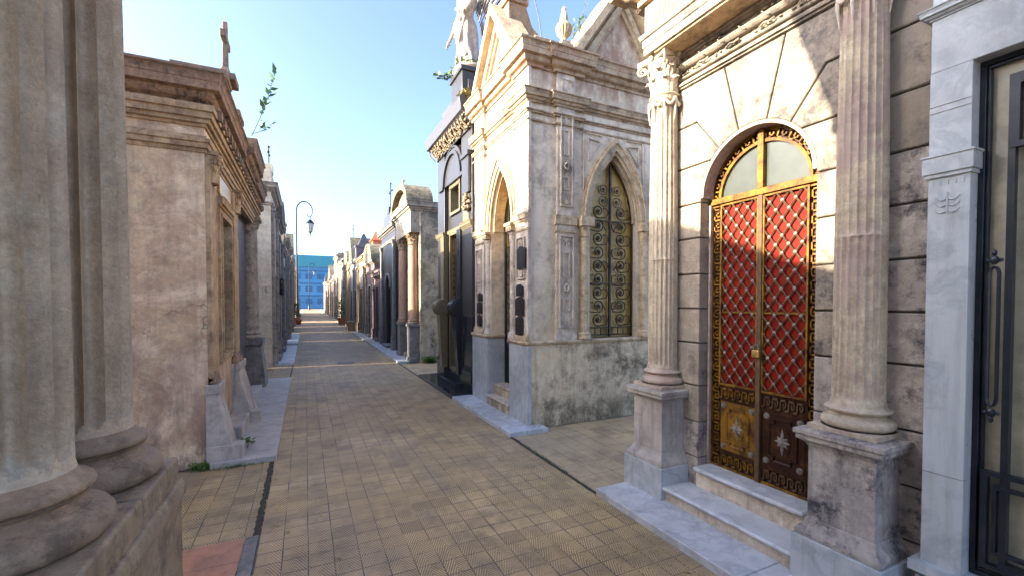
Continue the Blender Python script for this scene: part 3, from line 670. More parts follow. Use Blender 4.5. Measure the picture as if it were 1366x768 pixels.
# columns
for cy, gd in ((2.745, 0), (1.315, 1)):
    cx = 2.70; hw = .205
    m = MB(); m.box(cx-hw-.012, 2.95, cy-hw-.012, cy+hw+.012, 0, .30)
    base = [(.0, .30), (.035, .302), (.035, .325), (.028, .34), (.004, .375), (0, .40), (-.03, .40), (-.03, .30)]
    q = hw-.045
    loop = [(cx-q, cy-q), (cx-q, cy+q), (3.0, cy+q), (3.0, cy-q)]
    m2 = MB(); m2.box(cx-q, 3.0, cy-q, cy+q, .30, .86)
    m2.sweep([(-.01, .30), (.045, .30), (.045, .325), (.038, .34), (.012, .37), (.006, .40), (-.01, .40)], loop[::-1], closed=True, side=1)
    m2.sweep([(-.01, .80), (.006, .805), (.012, .82), (.035, .835), (.045, .84), (.045, .865), (.055, .87), (.055, .895), (-.01, .905)], loop[::-1], closed=True, side=1)
    ped = mkobj('pedestal', m2, M['greyrust'] if gd else M['pedestal'], T, bevel=.003)
    mkobj('marble_foot', m, M['bluewhite'], ped, bevel=.005)
    m = MB(); m.box(cx-.165, cx+.165, cy-.165, cy+.165, .905, .93)
    m.lathe(cx, cy, attic_base(.122, .165, .93, 1.06), 48)
    n = 20; prof = [(.124, 1.06, 0), (.119, 1.075, 0), (.117, 1.085, .3), (.117, 1.095, .8)]
    prof += [(.117-.002*i/8, 1.11+(1.93-1.11)*i/8, .75) for i in range(9)]+[(.115, 1.94, .1), (.116, 1.945, 0), (.115, 1.95, .2), (.1145, 1.965, 1)]
    prof += [(.1145-.013*(i/10)**1.4, 1.99+(3.22-1.99)*i/10, 1.15) for i in range(11)]+[(.101, 3.235, .5), (.105, 3.245, 0), (.108, 3.27, 0)]
    col = mkobj('column', (m2 := MB()).lathe(cx, cy, prof, flute=(n, .10)), M['shaft'], T, smooth=50)
    mkobj('column_base', m, M['shaft'], col, bevel=.0)
    m = MB(); corinthian(m, cx, cy, 3.27, 3.60, .103, .158)
    for i in range(8):      # garland swag under the necking
        a0 = 2*PI*i/8; pts = []
        for k in range(9):
            a = a0+2*PI/8*k/8; pts.append((cx+.118*math.cos(a), cy+.118*math.sin(a), 3.245-.055*math.sin(PI*k/8)))
        m.tube(pts, .012); m.tube([(cx+.116*math.cos(a0), cy+.116*math.sin(a0), 3.25), (cx+.12*math.cos(a0), cy+.12*math.sin(a0), 3.16), (cx+.11*math.cos(a0), cy+.11*math.sin(a0), 3.07)], .014, 6, .004)
    mkobj('capital', m, M['cream'], col)
m = MB(); m.lathe(3.2, 2.5, [(.1, 4.9), (.1, 5.0)], 12)
# steps
m = MB(); m.box(2.53, 2.95, 1.52, 2.54, 0, .135); m.box(2.75, 2.95, 1.60, 2.43, .135, .295); mkobj('step_riser', m, M['cream'], T)
m = MB(); m.box(2.495, 2.82, 1.523, 2.537, .135, .165); m.box(2.70, 2.93, 1.595, 2.425, .295, .328); mkobj('step_tread', m, M['slab_w'], T, bevel=.012)
# ---- the door
XD = 2.895; D0, D1 = 1.61, 2.41; ZB, ZT = .33, 2.345
fr = MB()
rect_loop(fr, D0-.015, D1+.015, ZB, ZT, .018, XD-.012, XD+.02)
fr.band(arc(C0, ZC-.02, .325, 180, 0, 26), arc(C0, ZC-.02, .345, 180, 0, 26), 'yz', XD-.018, XD+.015)
fr.band(arc(C0, ZC-.02, .402, 180, 0, 26), arc(C0, ZC-.02, .422, 180, 0, 26), 'yz', XD-.012, XD+.015)
door = mkobj('door', fr, M['gold'], T)
m = MB(); m.box(XD-.035, XD+.012, D0-.02, D1+.02, ZT, ZT+.045); m.box(XD-.033, XD+.01, C0-.022, C0+.022, ZT+.045, ZC+.40)
mkobj('transom_bar', m, M['gold'], door, bevel=.003)
m = MB(); m.prism(arc(C0, ZC-.02, .33, 180, 0, 24), 'yz', XD+.004, XD+.010); mkobj('fanlight', m, M['glass_grey'], door)
m = MB(); m.prism(arc(C0, ZC-.02, .415, 180, 0, 24)+arc(C0, ZC-.02, .332, 0, 180, 24), 'yz', XD+.012, XD+.018)
m.box(XD+.012, XD+.018, D0, D0+.075, ZB, ZT); m.box(XD+.012, XD+.018, D1-.075, D1, ZB, ZT)
mkobj('border_backing', m, M['rustdoor'], door)
m = MB(); rr0, rr1 = .343, .404; na = 13
def farc(u, v, d):
    a = PI-(u+.3)/(na*1.12)*PI; r = rr0+(rr1-rr0)*v; return (XD-.010+.012*(1-d), C0+r*math.cos(a), ZC-.02+r*math.sin(a))
meander(m, na, farc); mkobj('key_border', m, M['gold'], door); m = MB()
ksz = (ZT-ZB-.04)/(24*1.12)
meander(m, 24, lambda u, v, d: (XD-.006+.012*(1-d), D1-.005-.066*v, ZT-.02-(u+.2)*ksz))
mkobj('key_border', m, M['gold'], door); m = MB()
meander(m, 24, lambda u, v, d: (XD-.006+.012*(1-d), D0+.005+.066*v, ZT-.02-(u+.2)*ksz))
mkobj('key_border', m, M['gold'], door)
for a0, a1, nm in ((C0+.016, D1-.075, 'far'), (D0+.075, C0-.016, 'near')):
    w = a1-a0
    lf = MB(); lf.box(XD+.006, XD+.012, a0, a1, .97, ZT)
    leaf = mkobj('red_panel', lf, M['red'], T)
    m = MB(); rect_loop(m, a0, a1, .97, ZT-.005, .012, XD-.02, XD+.006); m.box(XD-.012, XD+.005, a0, a1, 1.52, 1.532)
    mkobj('leaf_frame', m, M['gold'], leaf)
    m = MB(); mk = MB()       # diamond lattice, clipped to the panel
    sy = w/3.5; sz = .118; z0, z1 = .982, ZT-.017
    for s in (1, -1):
        for k in range(-14, 30):
            # line: z = z0 + k*sz + s*(y-a0)*sz/sy
            pts = []
            f = lambda y: z0+k*sz+s*(y-a0)*sz/sy
            ya, yb = a0+.01, a1-.01
            za, zb = f(ya), f(yb)
            if max(za, zb) < z0 or min(za, zb) > z1: continue
            inv = lambda z: a0+(z-z0-k*sz)*sy/(s*sz)
            P = []
            for y, z in ((ya, za), (yb, zb)):
                if z < z0: y, z = inv(z0), z0
                if z > z1: y, z = inv(z1), z1
                P.append((y, z))
            m.tube([(XD-.012-.003*s, *P[0]), (XD-.012-.003*s, *P[1])], .0062, 4)
    for k in range(0, 26):
        for i in range(0, 8):
            y = a0+i*sy/2; z = z0+k*sz/2
            if (i+k) % 2 == 0 and a0+.02 < y < a1-.02 and z0+.02 < z < z1-.02:
                mk.add([(XD-.028, y, z)]+[(XD-.016, y+.013*math.cos(q*PI/4), z+.013*math.sin(q*PI/4)) for q in range(8)], [[0, 1+q, 1+(q+1) % 8] for q in range(8)]+[list(range(1, 9))])
    mkobj('lattice', m, M['bronze'], leaf); mkobj('lattice_stud', mk, M['silver'], leaf)
    # lower panels
    lp = MB(); lp.box(XD-.004, XD+.018, a0, a1, ZB, .97); lower = mkobj('lower_panel', lp, M['rustdoor'], T)
    m = MB(); m.box(XD-.009, XD-.003, a0+.012, a1-.012, .475, .845); gp = mkobj('ochre_panel' if nm == 'far' else 'rusted_panel', m, M['gold'] if nm == 'far' else M['rustdoor'], lower)
    m = MB(); cyy = (a0+a1)/2; hw, hh, ch = w*.30, .145, .035
    octo = lambda k: [(cyy-hw+ch*k, .66-hh), (cyy+hw-ch*k, .66-hh), (cyy+hw-ch*k, .66-hh+ch*.8), (cyy+hw, .66-hh+ch*.8+.01), (cyy+hw, .66+hh-ch*.8-.01), (cyy+hw-ch*k, .66+hh-ch*.8), (cyy+hw-ch*k, .66+hh), (cyy-hw+ch*k, .66+hh), (cyy-hw+ch*k, .66+hh-ch*.8), (cyy-hw, .66+hh-ch*.8-.01), (cyy-hw, .66-hh+ch*.8+.01), (cyy-hw+ch*k, .66-hh+ch*.8)]
    m.tube([(XD-.012, *p) for p in octo(1)], .010, 6, closed=True)
    m.prism([(cyy+.055*math.cos(q*PI/8)*(1 if q % 4 else .9), .66+.10*math.sin(q*PI/8)) for q in range(16)], 'yz', XD-.0145, XD-.008)
    mkobj('raised_moulding', m, M['gold'] if nm == 'far' else M['rustdoor'], lower)
    m = MB()
    for q in range(16):
        a = 2*PI*q/16; L = (.095 if q in (4, 12) else .055 if q % 4 == 0 else .05 if q % 2 == 0 else .036)
        p = Vector((XD-.016, cyy, .66)); d = Vector((0, math.cos(a), math.sin(a))); s = Vector((0, -d.z, d.y))
        m.add([tuple(p+Vector((-.010, 0, 0))), tuple(p+d*L*.5+s*.011), tuple(p+d*L), tuple(p+d*L*.5-s*.011), tuple(p+Vector((.008, 0, 0)))], [[0, 1, 2], [0, 2, 3], [4, 2, 1], [4, 3, 2], [0, 3, 4, 1]])
    m.ball((XD-.020, cyy, .66), (.010, .013, .016), 8, 6)
    mkobj('star_boss', m, M['silver'], lower)
    for yy, z in ((a0+.04, .505), (a1-.04, .505), (a0+.04, .815), (a1-.04, .815)):
        m = MB(); m.add([], []); 
        for ri, t in ((.022, .004), (.017, .012), (.008, .016)):
            m.prism([(yy+ri*math.cos(q*PI/8), z+ri*math.sin(q*PI/8)) for q in range(16)], 'yz', XD-.009-t, XD-.006)
        mkobj('rosette', m, M['silver'], lower)
    m = MB()
    nk = 5; ku = (w-.03)/(nk*1.12)
    for zc in (.355, .865):
        m = MB(); meander(m, nk, lambda u, v, d: (XD-.014+.012*(1-d), a1-.012-(u+.25)*ku, zc+.085*v))
        mkobj('key_frieze', m, M['bronze'] if nm == 'near' else M['gold'], lower)
m = MB(); m.box(XD-.034, XD-.004, C0-.018, C0+.016, .335, 1.35); m.box(XD-.03, XD-.004, C0-.017, C0+.015, 1.35, ZT); mkobj('meeting_stile', m, M['bronze'], door, bevel=.003)
T2 = thing('padlock', 'brass padlock hanging on the centre stile of the red lattice door', 'padlock', (XD-.04, C0+.01, 1.24))
m = MB(); m.box(XD-.058, XD-.036, C0-.024, C0+.030, 1.215, 1.265); mkobj('body', m, M['brass'], T2, bevel=.004)
m = MB(); m.tube([(XD-.047, C0-.014, 1.262)]+[(XD-.047, C0+.003-.017*math.cos(PI*i/8), 1.285+.02*math.sin(PI*i/8)) for i in range(9)]+[(XD-.047, C0+.02, 1.262)], .0035, 6); mkobj('shackle', m, M['silver'], T2)

# ================================================================== MARBLE MAUSOLEUM, FAR RIGHT
T = thing('marble_mausoleum', 'white marble mausoleum front with a dark iron and glass door at the right edge', 'mausoleum', (2.7, .2, 0))
XM = 2.65
m = MB(); m.box(XM+.13, 4.2, -1.6, 1.027, 0, 3.7)
m.box(XM, XM+.12, .875, 1.02, .37, 2.66); m.box(XM, XM+.12, -1.6, -.75, .37, 2.66); m.box(XM+.001, XM+.12, -1.6, 1.019, 2.66, 2.90); m.box(XM-.02, XM+.12, -1.6, 1.03, 0, .30)
m.box(XM+.01, XM+.12, -1.6, 1.02, 2.90, 3.7)
mkobj('wall', m, M['bluewhite'], T, bevel=.003)
m = MB()
m.box(XM-.045, XM+.12, -1.6, 1.05, .325, .372); m.box(XM-.02, XM+.118, .86, 1.035, 2.19, 2.265); m.box(XM-.012, XM+.116, .868, 1.028, 2.172, 2.19); m.box(XM-.026, XM+.119, .855, 1.04, 2.265, 2.275)
m.sweep(cornice_prof(2.90, 2.95, .04), [(XM, -1.6), (XM, 1.02), (XM+.1, 1.02)], side=-1)
mkobj('moulding', m, M['bluewhite'], T, bevel=.005)
m = MB()
for k in range(5): m.box(XM-.004, XM+.01, .895+k*.026, .900+k*.026, 2.135, 2.155)
for i in range(3):
    for s in (-1, 1):
        z = 2.075-.028*i
        m.tube([(XM, .95+s*.005, z-.004), (XM-.006, .95+s*.02, z-.012), (XM-.006, .95+s*.034, z-.004), (XM-.001, .95+s*.042, z+.008)], .0042, 6, .002)
m.tube([(XM-.003, .95, 2.10), (XM-.003, .95, 2.0)], .003)
mkobj('carved_palm', m, M['bluewhite'], T)
m = MB()
for z in (2.47, 2.02+.48, ): m.box(XM-.0015, XM+.01, .876, 1.019, z, z+.003)
for z in (.80,): m.box(XM-.0015, XM+.03, .8745, 1.019, z, z+.003)
mkobj('joint', m, M['greyst'], T)
XI = XM+.10
m = MB(); m.box(XI+.01, XI+.018, -.74, .87, .375, 2.655); mkobj('pane', m, M['glass_beige'], T)
fr = MB(); rect_loop(fr, -.76, .875, .372, 2.66, .022, XI-.03, XI+.01); rect_loop(fr, -.74, .853, .394, 2.638, .012, XI-.018, XI+.006)
door = mkobj('door_frame', fr, M['iron'], T, bevel=.003)
m = MB()
rect_loop(m, .03, .778, .45, 2.56, .022, XI-.05, XI-.015)
m.box(XI-.048, XI-.018, .60, .625, .47, 2.5); m.box(XI-.048, XI-.018, .38, .41, .47, 2.5)
rect_loop(m, .06, .835, .43, .86, .02, XI-.055, XI-.02); rect_loop(m, .10, .80, .50, .80, .014, XI-.052, XI-.022)
rect_loop(m, .42, .77, 2.25, 2.54, .025, XI-.055, XI-.02); rect_loop(m, .47, .72, 2.31, 2.48, .018, XI-.052, XI-.022)
for i in range(8):
    a = i*PI/4; m.tube([(XI-.04, .595+.015*math.cos(a), 2.395+.015*math.sin(a)), (XI-.04, .595+.07*math.cos(a), 2.395+.07*math.sin(a))], .005)
mkobj('door_leaf', m, M['iron'], door)
for (yc, z0, z1) in ((.808, 1.15, 1.75), (.5, 1.0, 1.9)):
    m = MB(); m.tube([(XI-.055, yc-.015, z0+.03), (XI-.055, yc-.015, z1-.03)]+[(XI-.055, yc-.015*math.cos(PI*i/6), z1-.03+.03*math.sin(PI*i/6)) for i in range(7)]+[(XI-.055, yc+.015, z0+.03)]+[(XI-.055, yc+.015*math.cos(PI*i/6), z0+.03-.03*math.sin(PI*i/6)) for i in range(7)], .007, 6)
    for z, s in ((z1+.03, 1), (z0-.03, -1)):
        m.ball((XI-.055, yc, z), (.012, .016, .02), 8, 6); m.ball((XI-.055, yc, z+s*.03), (.007, .009, .015), 8, 6)
        m.ball((XI-.055, yc-.02, z), .009, 6, 5); m.ball((XI-.055, yc+.02, z), .009, 6, 5)
    mkobj('iron_scroll', m, M['iron'], door)
m = MB(); m.tube(spiral((XI-.045, .50, 1.3), (0, 1, 0), (0, 0, 1), .10, .02, 0, 1.5, 30), .008); m.tube([(XI-.045, .60, 1.3), (XI-.045, .60, .95)], .008); m.tube(spiral((XI-.045, .50, .62+.15), (0, 1, 0), (0, 0, 1), .08, .02, 0, -1.5, 30), .008)
mkobj('iron_curl', m, M['iron'], door)

# ================================================================== POINTED ARCH (GOTHIC) MAUSOLEUM
T = thing('gothic_mausoleum', 'cream mausoleum with pointed arches, gables and rust stained cornices on the street corner', 'mausoleum', (3.8, 5.8, 0))
GX, GY, GX2, GY2 = 2.56, 4.87, 5.15, 6.80
# base storey
m = MB(); m.box(2.56, 5.25, 4.82, 6.75, 0, 1.055); mkobj('side_base', m, M['gothic_base'], T, bevel=.004)
m = MB(); m.box(2.50, 2.559, 4.815, 5.36, 0, 1.056); mkobj('front_base', m, M['bluewhite'], T, bevel=.004); m = MB(); m.box(2.50, 2.559, 6.15, 6.80, 0, 1.056)
mkobj('front_base', m, M['bluewhite'], T, bevel=.004)
T_ = T
m = MB(); m.sweep([(-.05, 1.055), (.02, 1.055), (.035, 1.07), (.04, 1.09), (.03, 1.11), (-.05, 1.115)], [(5.25, 4.83), (2.51, 4.83), (2.51, 5.37)], side=-1)
m.sweep([(-.05, 1.056), (.02, 1.056), (.035, 1.07), (.04, 1.09), (.03, 1.11), (-.05, 1.115)], [(2.9, 6.15), (2.51, 6.15), (2.51, 6.8)], side=-1)
mkobj('sill_moulding', m, M['gothic_trim'], T, bevel=.003)
# walls: camera side with pointed window, street side with pointed door
cx, wa, zsp, zap = 3.885, .41, 2.72, 3.62
m = MB(); m.prism(holed(pointed(cx, wa, zsp, zap), GX+.004, 5.15, 1.11, 4.58), 'xz', GY, GY+.30)
cy, da = 5.755, .385
m.prism([(y, z) for y, z in holed(pointed(cy, da, 2.66, 3.50), GY+.30, GY2, 1.06, 4.58)], 'yz', GX+.004, GX+.36)
m.box(2.96, 5.15, 6.5, GY2, 1.1, 4.58); m.box(5.0, 5.15, 5.17, 6.5, 1.1, 4.58); m.box(2.7, 5.1, 5.0, 6.7, 4.5, 4.65)
mkobj('wall', m, M['gothic'], T)
# mouldings round the two arches
def garch(m, plane, c, a, zs, za, f0, s):       # s = outward sign from plane f0
    for (di, do, p) in ((.0, .035, .02), (.035, .10, .045), (.10, .125, .07), (.125, .15, .04)):
        m.band(pointed(c, a+di, zs, za+di*1.55), pointed(c, a+do, zs, za+do*1.55), plane, f0-s*.02, f0+s*p)
    m.band(pointed(c, a-.03, zs, za-.04), pointed(c, a, zs, za), plane, f0-s*.20, f0-s*.04)
m = MB(); garch(m, 'xz', cx, wa, zsp, zap, GY, -1); mkobj('arch_moulding', m, M['gothic_trim'], T); m = MB(); garch(m, 'yz', cy, da, 2.66, 3.50, GX, -1); mkobj('arch_moulding', m, M['gothic_trim'], T)
# colonnettes, corner pilasters with carved panels
def gcol(m, x, y, r, z0, z1):
    m.lathe(x, y, [(r*1.7, z0), (r*1.7, z0+.03), (r*1.5, z0+.05), (r*1.55, z0+.07), (r*1.1, z0+.09), (r, z0+.11), (r*.95, z1-.26), (r*1.15, z1-.255), (r*1.15, z1-.24), (r*.95, z1-.235), (r*1.0, z1-.20), (r*1.35, z1-.13), (r*1.6, z1-.12)], 20)
    for i in range(8):
        a = 2*PI*i/8; leafstrip(m, (x+r*.95*math.cos(a), y+r*.95*math.sin(a), z1-.23), (math.cos(a), math.sin(a)), r*.7, .10, r*.6)
for x in (3.37, 4.40):
    m = MB(); gcol(m, x, GY-.02, .062, 1.115, 2.72); mkobj('colonnette', m, M['gothic_trim'], T)
    m = MB(); m.sweep(cornice_prof(2.60, 2.72, .05), [(x+.085, GY), (x+.085, GY-.10), (x-.085, GY-.10), (x-.085, GY)], side=1); m.box(x-.09, x+.09, GY-.11, GY, 2.60, 2.72); mkobj('impost', m, M['gothic_trim'], T)
for y in (5.335, 6.215):
    m = MB(); gcol(m, GX-.01, y, .045, 1.115, 2.66); mkobj('colonnette', m, M['cream'], T)
    m = MB(); m.box(GX-.085, GX, y-.08, y+.08, 2.55, 2.62); m.box(GX-.105, GX, y-.10, y+.10, 2.62, 2.66); mkobj('impost', m, M['gothic_trim'], T)
def panel_relief(m, F, w, z0, z1):      # F(u,z,out)
    def bar(u0, u1, a, b, o=.026):
        vs = [F(u0, a, 0), F(u1, a, 0), F(u1, b, 0), F(u0, b, 0), F(u0, a, o), F(u1, a, o), F(u1, b, o), F(u0, b, o)]
        m.add(vs, [[0, 3, 2, 1], [4, 5, 6, 7], [0, 1, 5, 4], [1, 2, 6, 5], [2, 3, 7, 6], [3, 0, 4, 7]])
    h = w/2
    for s in (-1, 1): bar(s*h-.006, s*h+.006, z0, z1)
    bar(-h, h, z0-.006, z0+.006); bar(-h, h, z1-.006, z1+.006)
    zc = (z0+z1)/2-.08
    for a, b in ((z0+.22, zc-.15), (zc+.15, z1-.22)):
        bar(-h*.5, -h*.36, a, b, .02); bar(h*.36, h*.5, a, b, .02); bar(-h*.5, h*.5, a-.012, a, .02); bar(-h*.5, h*.5, b, b+.012, .02)
    for r in (.09, .06):
        m.tube([F(h*r/.09*.8*math.cos(i*PI/2), zc+r*1.3*math.sin(i*PI/2), .008) for i in range(4)], .006, 5, closed=True)
    for i in range(8):
        a = i*PI/4; m.ball(F(.028*math.cos(a), zc+.04*math.sin(a), .015), (.016, .02, .018), 6, 5)
    for zz, s in ((z0+.03, 1), (z1-.03, -1)):
        for i in range(5):
            a = PI*(i+.5)/5; m.tube([F(0, zz, .01), F(h*.75*math.cos(a), zz+s*.10*math.sin(a), .012)], .011, 6, .006)
# camera side pilaster
m = MB(); PX0, PX1, PYF = 2.93, 3.21, GY-.045
m.box(PX0, PX1, PYF, GY, 1.11, 2.60); m.box(PX0-.02, PX1+.02, PYF-.02, GY, 1.112, 1.19)
panel_relief(m, lambda u, z, o: (3.07+u, PYF-o, z), .20, 1.28, 2.45); mkobj('pilaster', m, M['cream'], T)
m = MB(); m.box(PX0+.01, PX1-.01, PYF+.005, GY, 2.72, 4.56)
panel_relief(m, lambda u, z, o: (3.07+u, PYF+.005-o, z), .17, 2.84, 4.02)
m.tube([(3.0, PYF-.004, 4.30), (3.14, PYF-.004, 4.30), (3.14, PYF-.004, 4.46), (3.0, PYF-.004, 4.46)], .006, 5, closed=True)
mkobj('upper_pilaster', m, M['cream'], T)
m = MB(); m.sweep(cornice_prof(2.60, 2.72, .06), [(PX1, GY), (PX1, PYF), (PX0, PYF), (PX0, GY)], side=1); m.box(PX0, PX1, PYF, GY, 2.6, 2.72)
m.sweep(steps_prof([(.018, 2.50, 2.53)]), [(PX1, GY), (PX1, PYF), (PX0, PYF), (PX0, GY)], side=1); mkobj('pilaster_capital', m, M['gothic_trim'], T)
# street side pilasters with plaques
for k, (y0, y1) in enumerate(((4.84, 5.20), (6.33, 6.72))):
    m = MB(); m.box(GX-.04, GX+.004, y0, y1, 1.115, 4.56)
    panel_relief(m, lambda u, z, o: (GX-.04-o, (y0+y1)/2+u, z), .22, 1.9 if k == 0 else 1.28, 2.42)
    mkobj('pilaster', m, M['cream'], T)
    m = MB(); pp = [(GX-.04, y0-.005), (GX-.04, y1)]
    for (z, h, o) in ((2.50, .03, .02), (2.60, .12, .06)): m.sweep(cornice_prof(z, z+h, o), pp, side=-1)
    m.sweep(steps_prof([(.03, 1.115, 1.17), (.015, 1.17, 1.20)]), pp, side=-1)
    mkobj('pilaster_moulding', m, M['gothic_trim'], T)
    for (z0, z1, yy, w) in (((2.02, 2.30, 4.98, .22), (1.68, 1.82, 5.03, .17), (1.43, 1.66, 5.03, .22), (1.18, 1.41, 5.04, .19)) if k == 0 else ((1.62, 1.74, 6.44, .17), (1.42, 1.60, 6.46, .18), (1.22, 1.40, 6.46, .16))):
        m = MB(); m.box(GX-.075, GX-.052, yy-w/2, yy+w/2, z0, z1-.02)
        m.prism([(yy-w/2, z1-.02), (yy+w/2, z1-.02), (yy+w*.25, z1), (yy+w*.1, z1+.008), (yy-w*.1, z1+.008), (yy-w*.25, z1)], 'yz', GX-.075, GX-.052)
        for r_ in range(3): m.box(GX-.079, GX-.075, yy-w*.35, yy+w*.35, z0+.03+r_*(z1-z0-.06)/3, z0+.036+r_*(z1-z0-.06)/3)
        mkobj('plaque', m, M['bronze_plaque'], T, bevel=.002)
# bands and cornice
wrap = [(5.15, GY), (3.32, GY), (3.32, GY-.05), (2.90, GY-.05), (2.90, GY), (2.72, GY), (2.72, GY-.02), (GX-.045, GY-.02), (GX-.045, 5.24), (GX, 5.24), (GX, 6.30), (GX-.045, 6.30), (GX-.045, GY2)]
m = MB()
m.sweep(cornice_prof(4.10, 4.25, .085), wrap, side=-1)
m.sweep(steps_prof([(.015, 3.97, 3.995), (.03, 3.995, 4.01)]), wrap, side=-1)
m.sweep(steps_prof([(.012, 3.87, 3.89)]), wrap, side=-1)
mkobj('string_course', m, M['gothic_cornice'], T)
m = MB(); m.sweep(cornice_prof(4.53, 4.80, .16), wrap, side=-1); m.box(2.6, 5.1, 4.9, 6.75, 4.6, 4.78); mkobj('cornice', m, M['gothic_cornice'], T)
# label moulds over the side window
m = MB()
m.tube([(3.36, GY-.012, 3.10), (3.36, GY-.012, 3.85), (3.66, GY-.012, 3.85)], .012); mkobj('spandrel_moulding', m, M['gothic'], T); m = MB()
m.tube([(4.38, GY-.012, 3.10), (4.38, GY-.012, 3.85), (4.08, GY-.012, 3.85)], .012)
ma = MB(); ma.tube([(3.44, GY-.012, 3.50), (3.64, GY-.012, 3.76), (3.44, GY-.012, 3.78)], .012, closed=True); mkobj('carved_triangle', ma, M['cream'], T)
ma = MB(); ma.tube([(4.30, GY-.012, 3.50), (4.10, GY-.012, 3.76), (4.30, GY-.012, 3.78)], .012, closed=True); mkobj('carved_triangle', ma, M['cream'], T)
mkobj('spandrel_moulding', m, M['gothic'], T)
# gables
def gable(T, plane, c, hw, z0, za, f, s, depth, steep=True):
    m = MB(); m.prism([(c-hw+.04, z0), (c+hw-.04, z0), (c, za-.12)], plane, f, f-s*depth); g1 = mkobj('gable', m, M['gothic'], T)
    if plane == 'yz':
        m = MB(); m.prism([(c-hw+.10, z0), (c+hw-.02, z0), (c, za-.02)], plane, f-s*(depth+.002), f-s*(depth+.35)); mkobj('gable_back', m, M['roofstone'], T)
    m = MB()
    for sg in (-1, 1):
        L = Vector((hw, -(za-z0))).normalized(); nrm = Vector((-L.y, L.x))
        for (o0, o1, p) in ((.10, .19, .16), (.04, .10, .02), (-.03, .04, .08), (-.07, -.03, .04)):
            q = []
            for t, o in ((0, o0), (1, o0), (1, o1), (0, o1)):
                base = Vector((0, za)) if t == 0 else Vector((hw, z0))
                k = o
                px, pz = base.x+nrm.x*k, base.y+nrm.y*k
                if t == 0: pz = za+k/max(.1, nrm.y)*1.0; px = 0
                if t == 1: px = hw+(k/nrm.x if False else k/abs(nrm.x)); pz = z0
                q.append((c+sg*px, pz))
            m.prism(q, plane, f+s*p, f-s*(depth+.0))
    mkobj('gable_moulding', m, M['gothic_trim'], T)
gable(T, 'xz', 3.93, .60, 4.79, 5.64, GY-.04, -1, .55)
gable(T, 'yz', 5.70, .52, 4.79, 5.46, GX-.04, -1, .22)
m = MB(); m.prism([(3.2, 4.77), (4.7, 4.77), (3.93, 5.66)], 'xz', 5.36, 6.6); mkobj('roof', m, M['greyst'], T)
m = MB(); m.prism([(2.55, 4.78), (3.12, 4.78), (3.02, 5.38), (2.92, 5.46), (2.82, 5.72), (2.55, 5.72)], 'xz', 5.48, 5.86); m.box(2.52, 2.85, 5.45, 5.89, 5.72, 5.80); m.frust(2.53, 2.84, 5.46, 5.88, 5.80, 2.64, 2.74, 5.6, 5.74, 5.88); mkobj('roof_block', m, M['roofstone'], T, bevel=.01)
m = MB(); m.box(2.56, 2.80, 4.74, 5.0, 4.80, 4.86); m.frust(2.58, 2.78, 4.76, 4.98, 4.86, 2.64, 2.72, 4.82, 4.93, 4.90); mkobj('roof_cap', m, M['gothic_cornice'], T, bevel=.01)
m = MB(); m.tube([(2.80, 5.5, 6.5), (2.84, 5.4, 6.0), (2.92, 5.3, 5.5), (2.94, 5.2, 4.96)], .008); m.tube([(2.84, 5.6, 6.5), (2.86, 5.6, 5.45)], .005); mkobj('cable', m, M['iron'], T)
# window glass and grille
m = MB(); m.prism([(cx-wa, 1.11)]+pointed(cx, wa, zsp, zap)+[(cx+wa, 1.11)], 'xz', GY+.14, GY+.152); win = mkobj('window', m, M['glass_gold'], T)
m = MB(); F = lambda u, z: (u, GY+.10, z)
for u in (cx-wa+.02, cx+wa-.02): m.box(u-.012, u+.012, GY+.088, GY+.112, 1.12, zsp+.1)
m.box(cx-.014, cx+.014, GY+.08, GY+.115, 1.12, 3.5); 
m.band(pointed(cx, wa-.045, zsp, zap-.07), pointed(cx, wa-.01, zsp, zap-.015), 'xz', GY+.088, GY+.112)
for z in (1.14, 1.24, 1.85+.0, 2.72): m.box(cx-wa+.01, cx+wa-.01, GY+.09, GY+.11, z, z+.018)
for sg in (-1, 1):
    a, b = sorted((cx+sg*.02, cx+sg*(wa-.035)))
    scroll_panel(m, F, a, b, 1.27, 2.95, 9, .0095)
    c2 = cx+sg*.12
    scroll_panel(m, F, c2-.09, c2+.09, 2.93, 3.25, 2, .006)
    for k in range(4): m.box(a+.03+k*(b-a-.06)/3-.006, a+.03+k*(b-a-.06)/3+.006, GY+.093, GY+.107, 1.14, 1.25)
    for k in range(3): m.tube([F(c2-sg*.05, 1.5+k*.55), F(c2+sg*.03, 1.62+k*.55), F(c2+sg*.11, 1.55+k*.55)], .009, 6, .004)
mkobj('window_grille', m, M['iron_green'], win)
# street door and grille
m = MB(); m.prism([(cy-da, .35)]+pointed(cy, da, 2.66, 3.50)+[(cy+da, .35)], 'yz', GX+.30, GX+.315); dr = mkobj('door', m, M['glass_gold'], T)
m = MB(); F = lambda u, z: (GX+.24, u, z)
for u in (cy-da+.02, cy, cy+da-.02): m.box(GX+.225, GX+.255, u-.014, u+.014, .36, 2.9 if u != cy else 3.46)
m.band(pointed(cy, da-.045, 2.66, 3.43), pointed(cy, da-.01, 2.66, 3.485), 'yz', GX+.228, GX+.252)
for z in (.37, .95, 2.66): m.box(GX+.23, GX+.25, cy-da+.01, cy+da-.01, z, z+.02)
for sg in (-1, 1):
    a, b = sorted((cy+sg*.02, cy+sg*(da-.035))); scroll_panel(m, F, a, b, 1.0, 2.9, 9, .0065)
    for k in range(5): m.box(GX+.232, GX+.248, a+.02+k*.07-.006, a+.02+k*.07+.006, .38, .95)
mkobj('door_grille', m, M['iron'], dr)
m = MB(); m.box(2.62, 2.95, 5.365, 6.145, .0, .33); m.box(2.50, 2.62, 5.365, 6.145, 0, .175) ; m.box(2.86, 3.0, 5.36, 6.15, .0, .35)
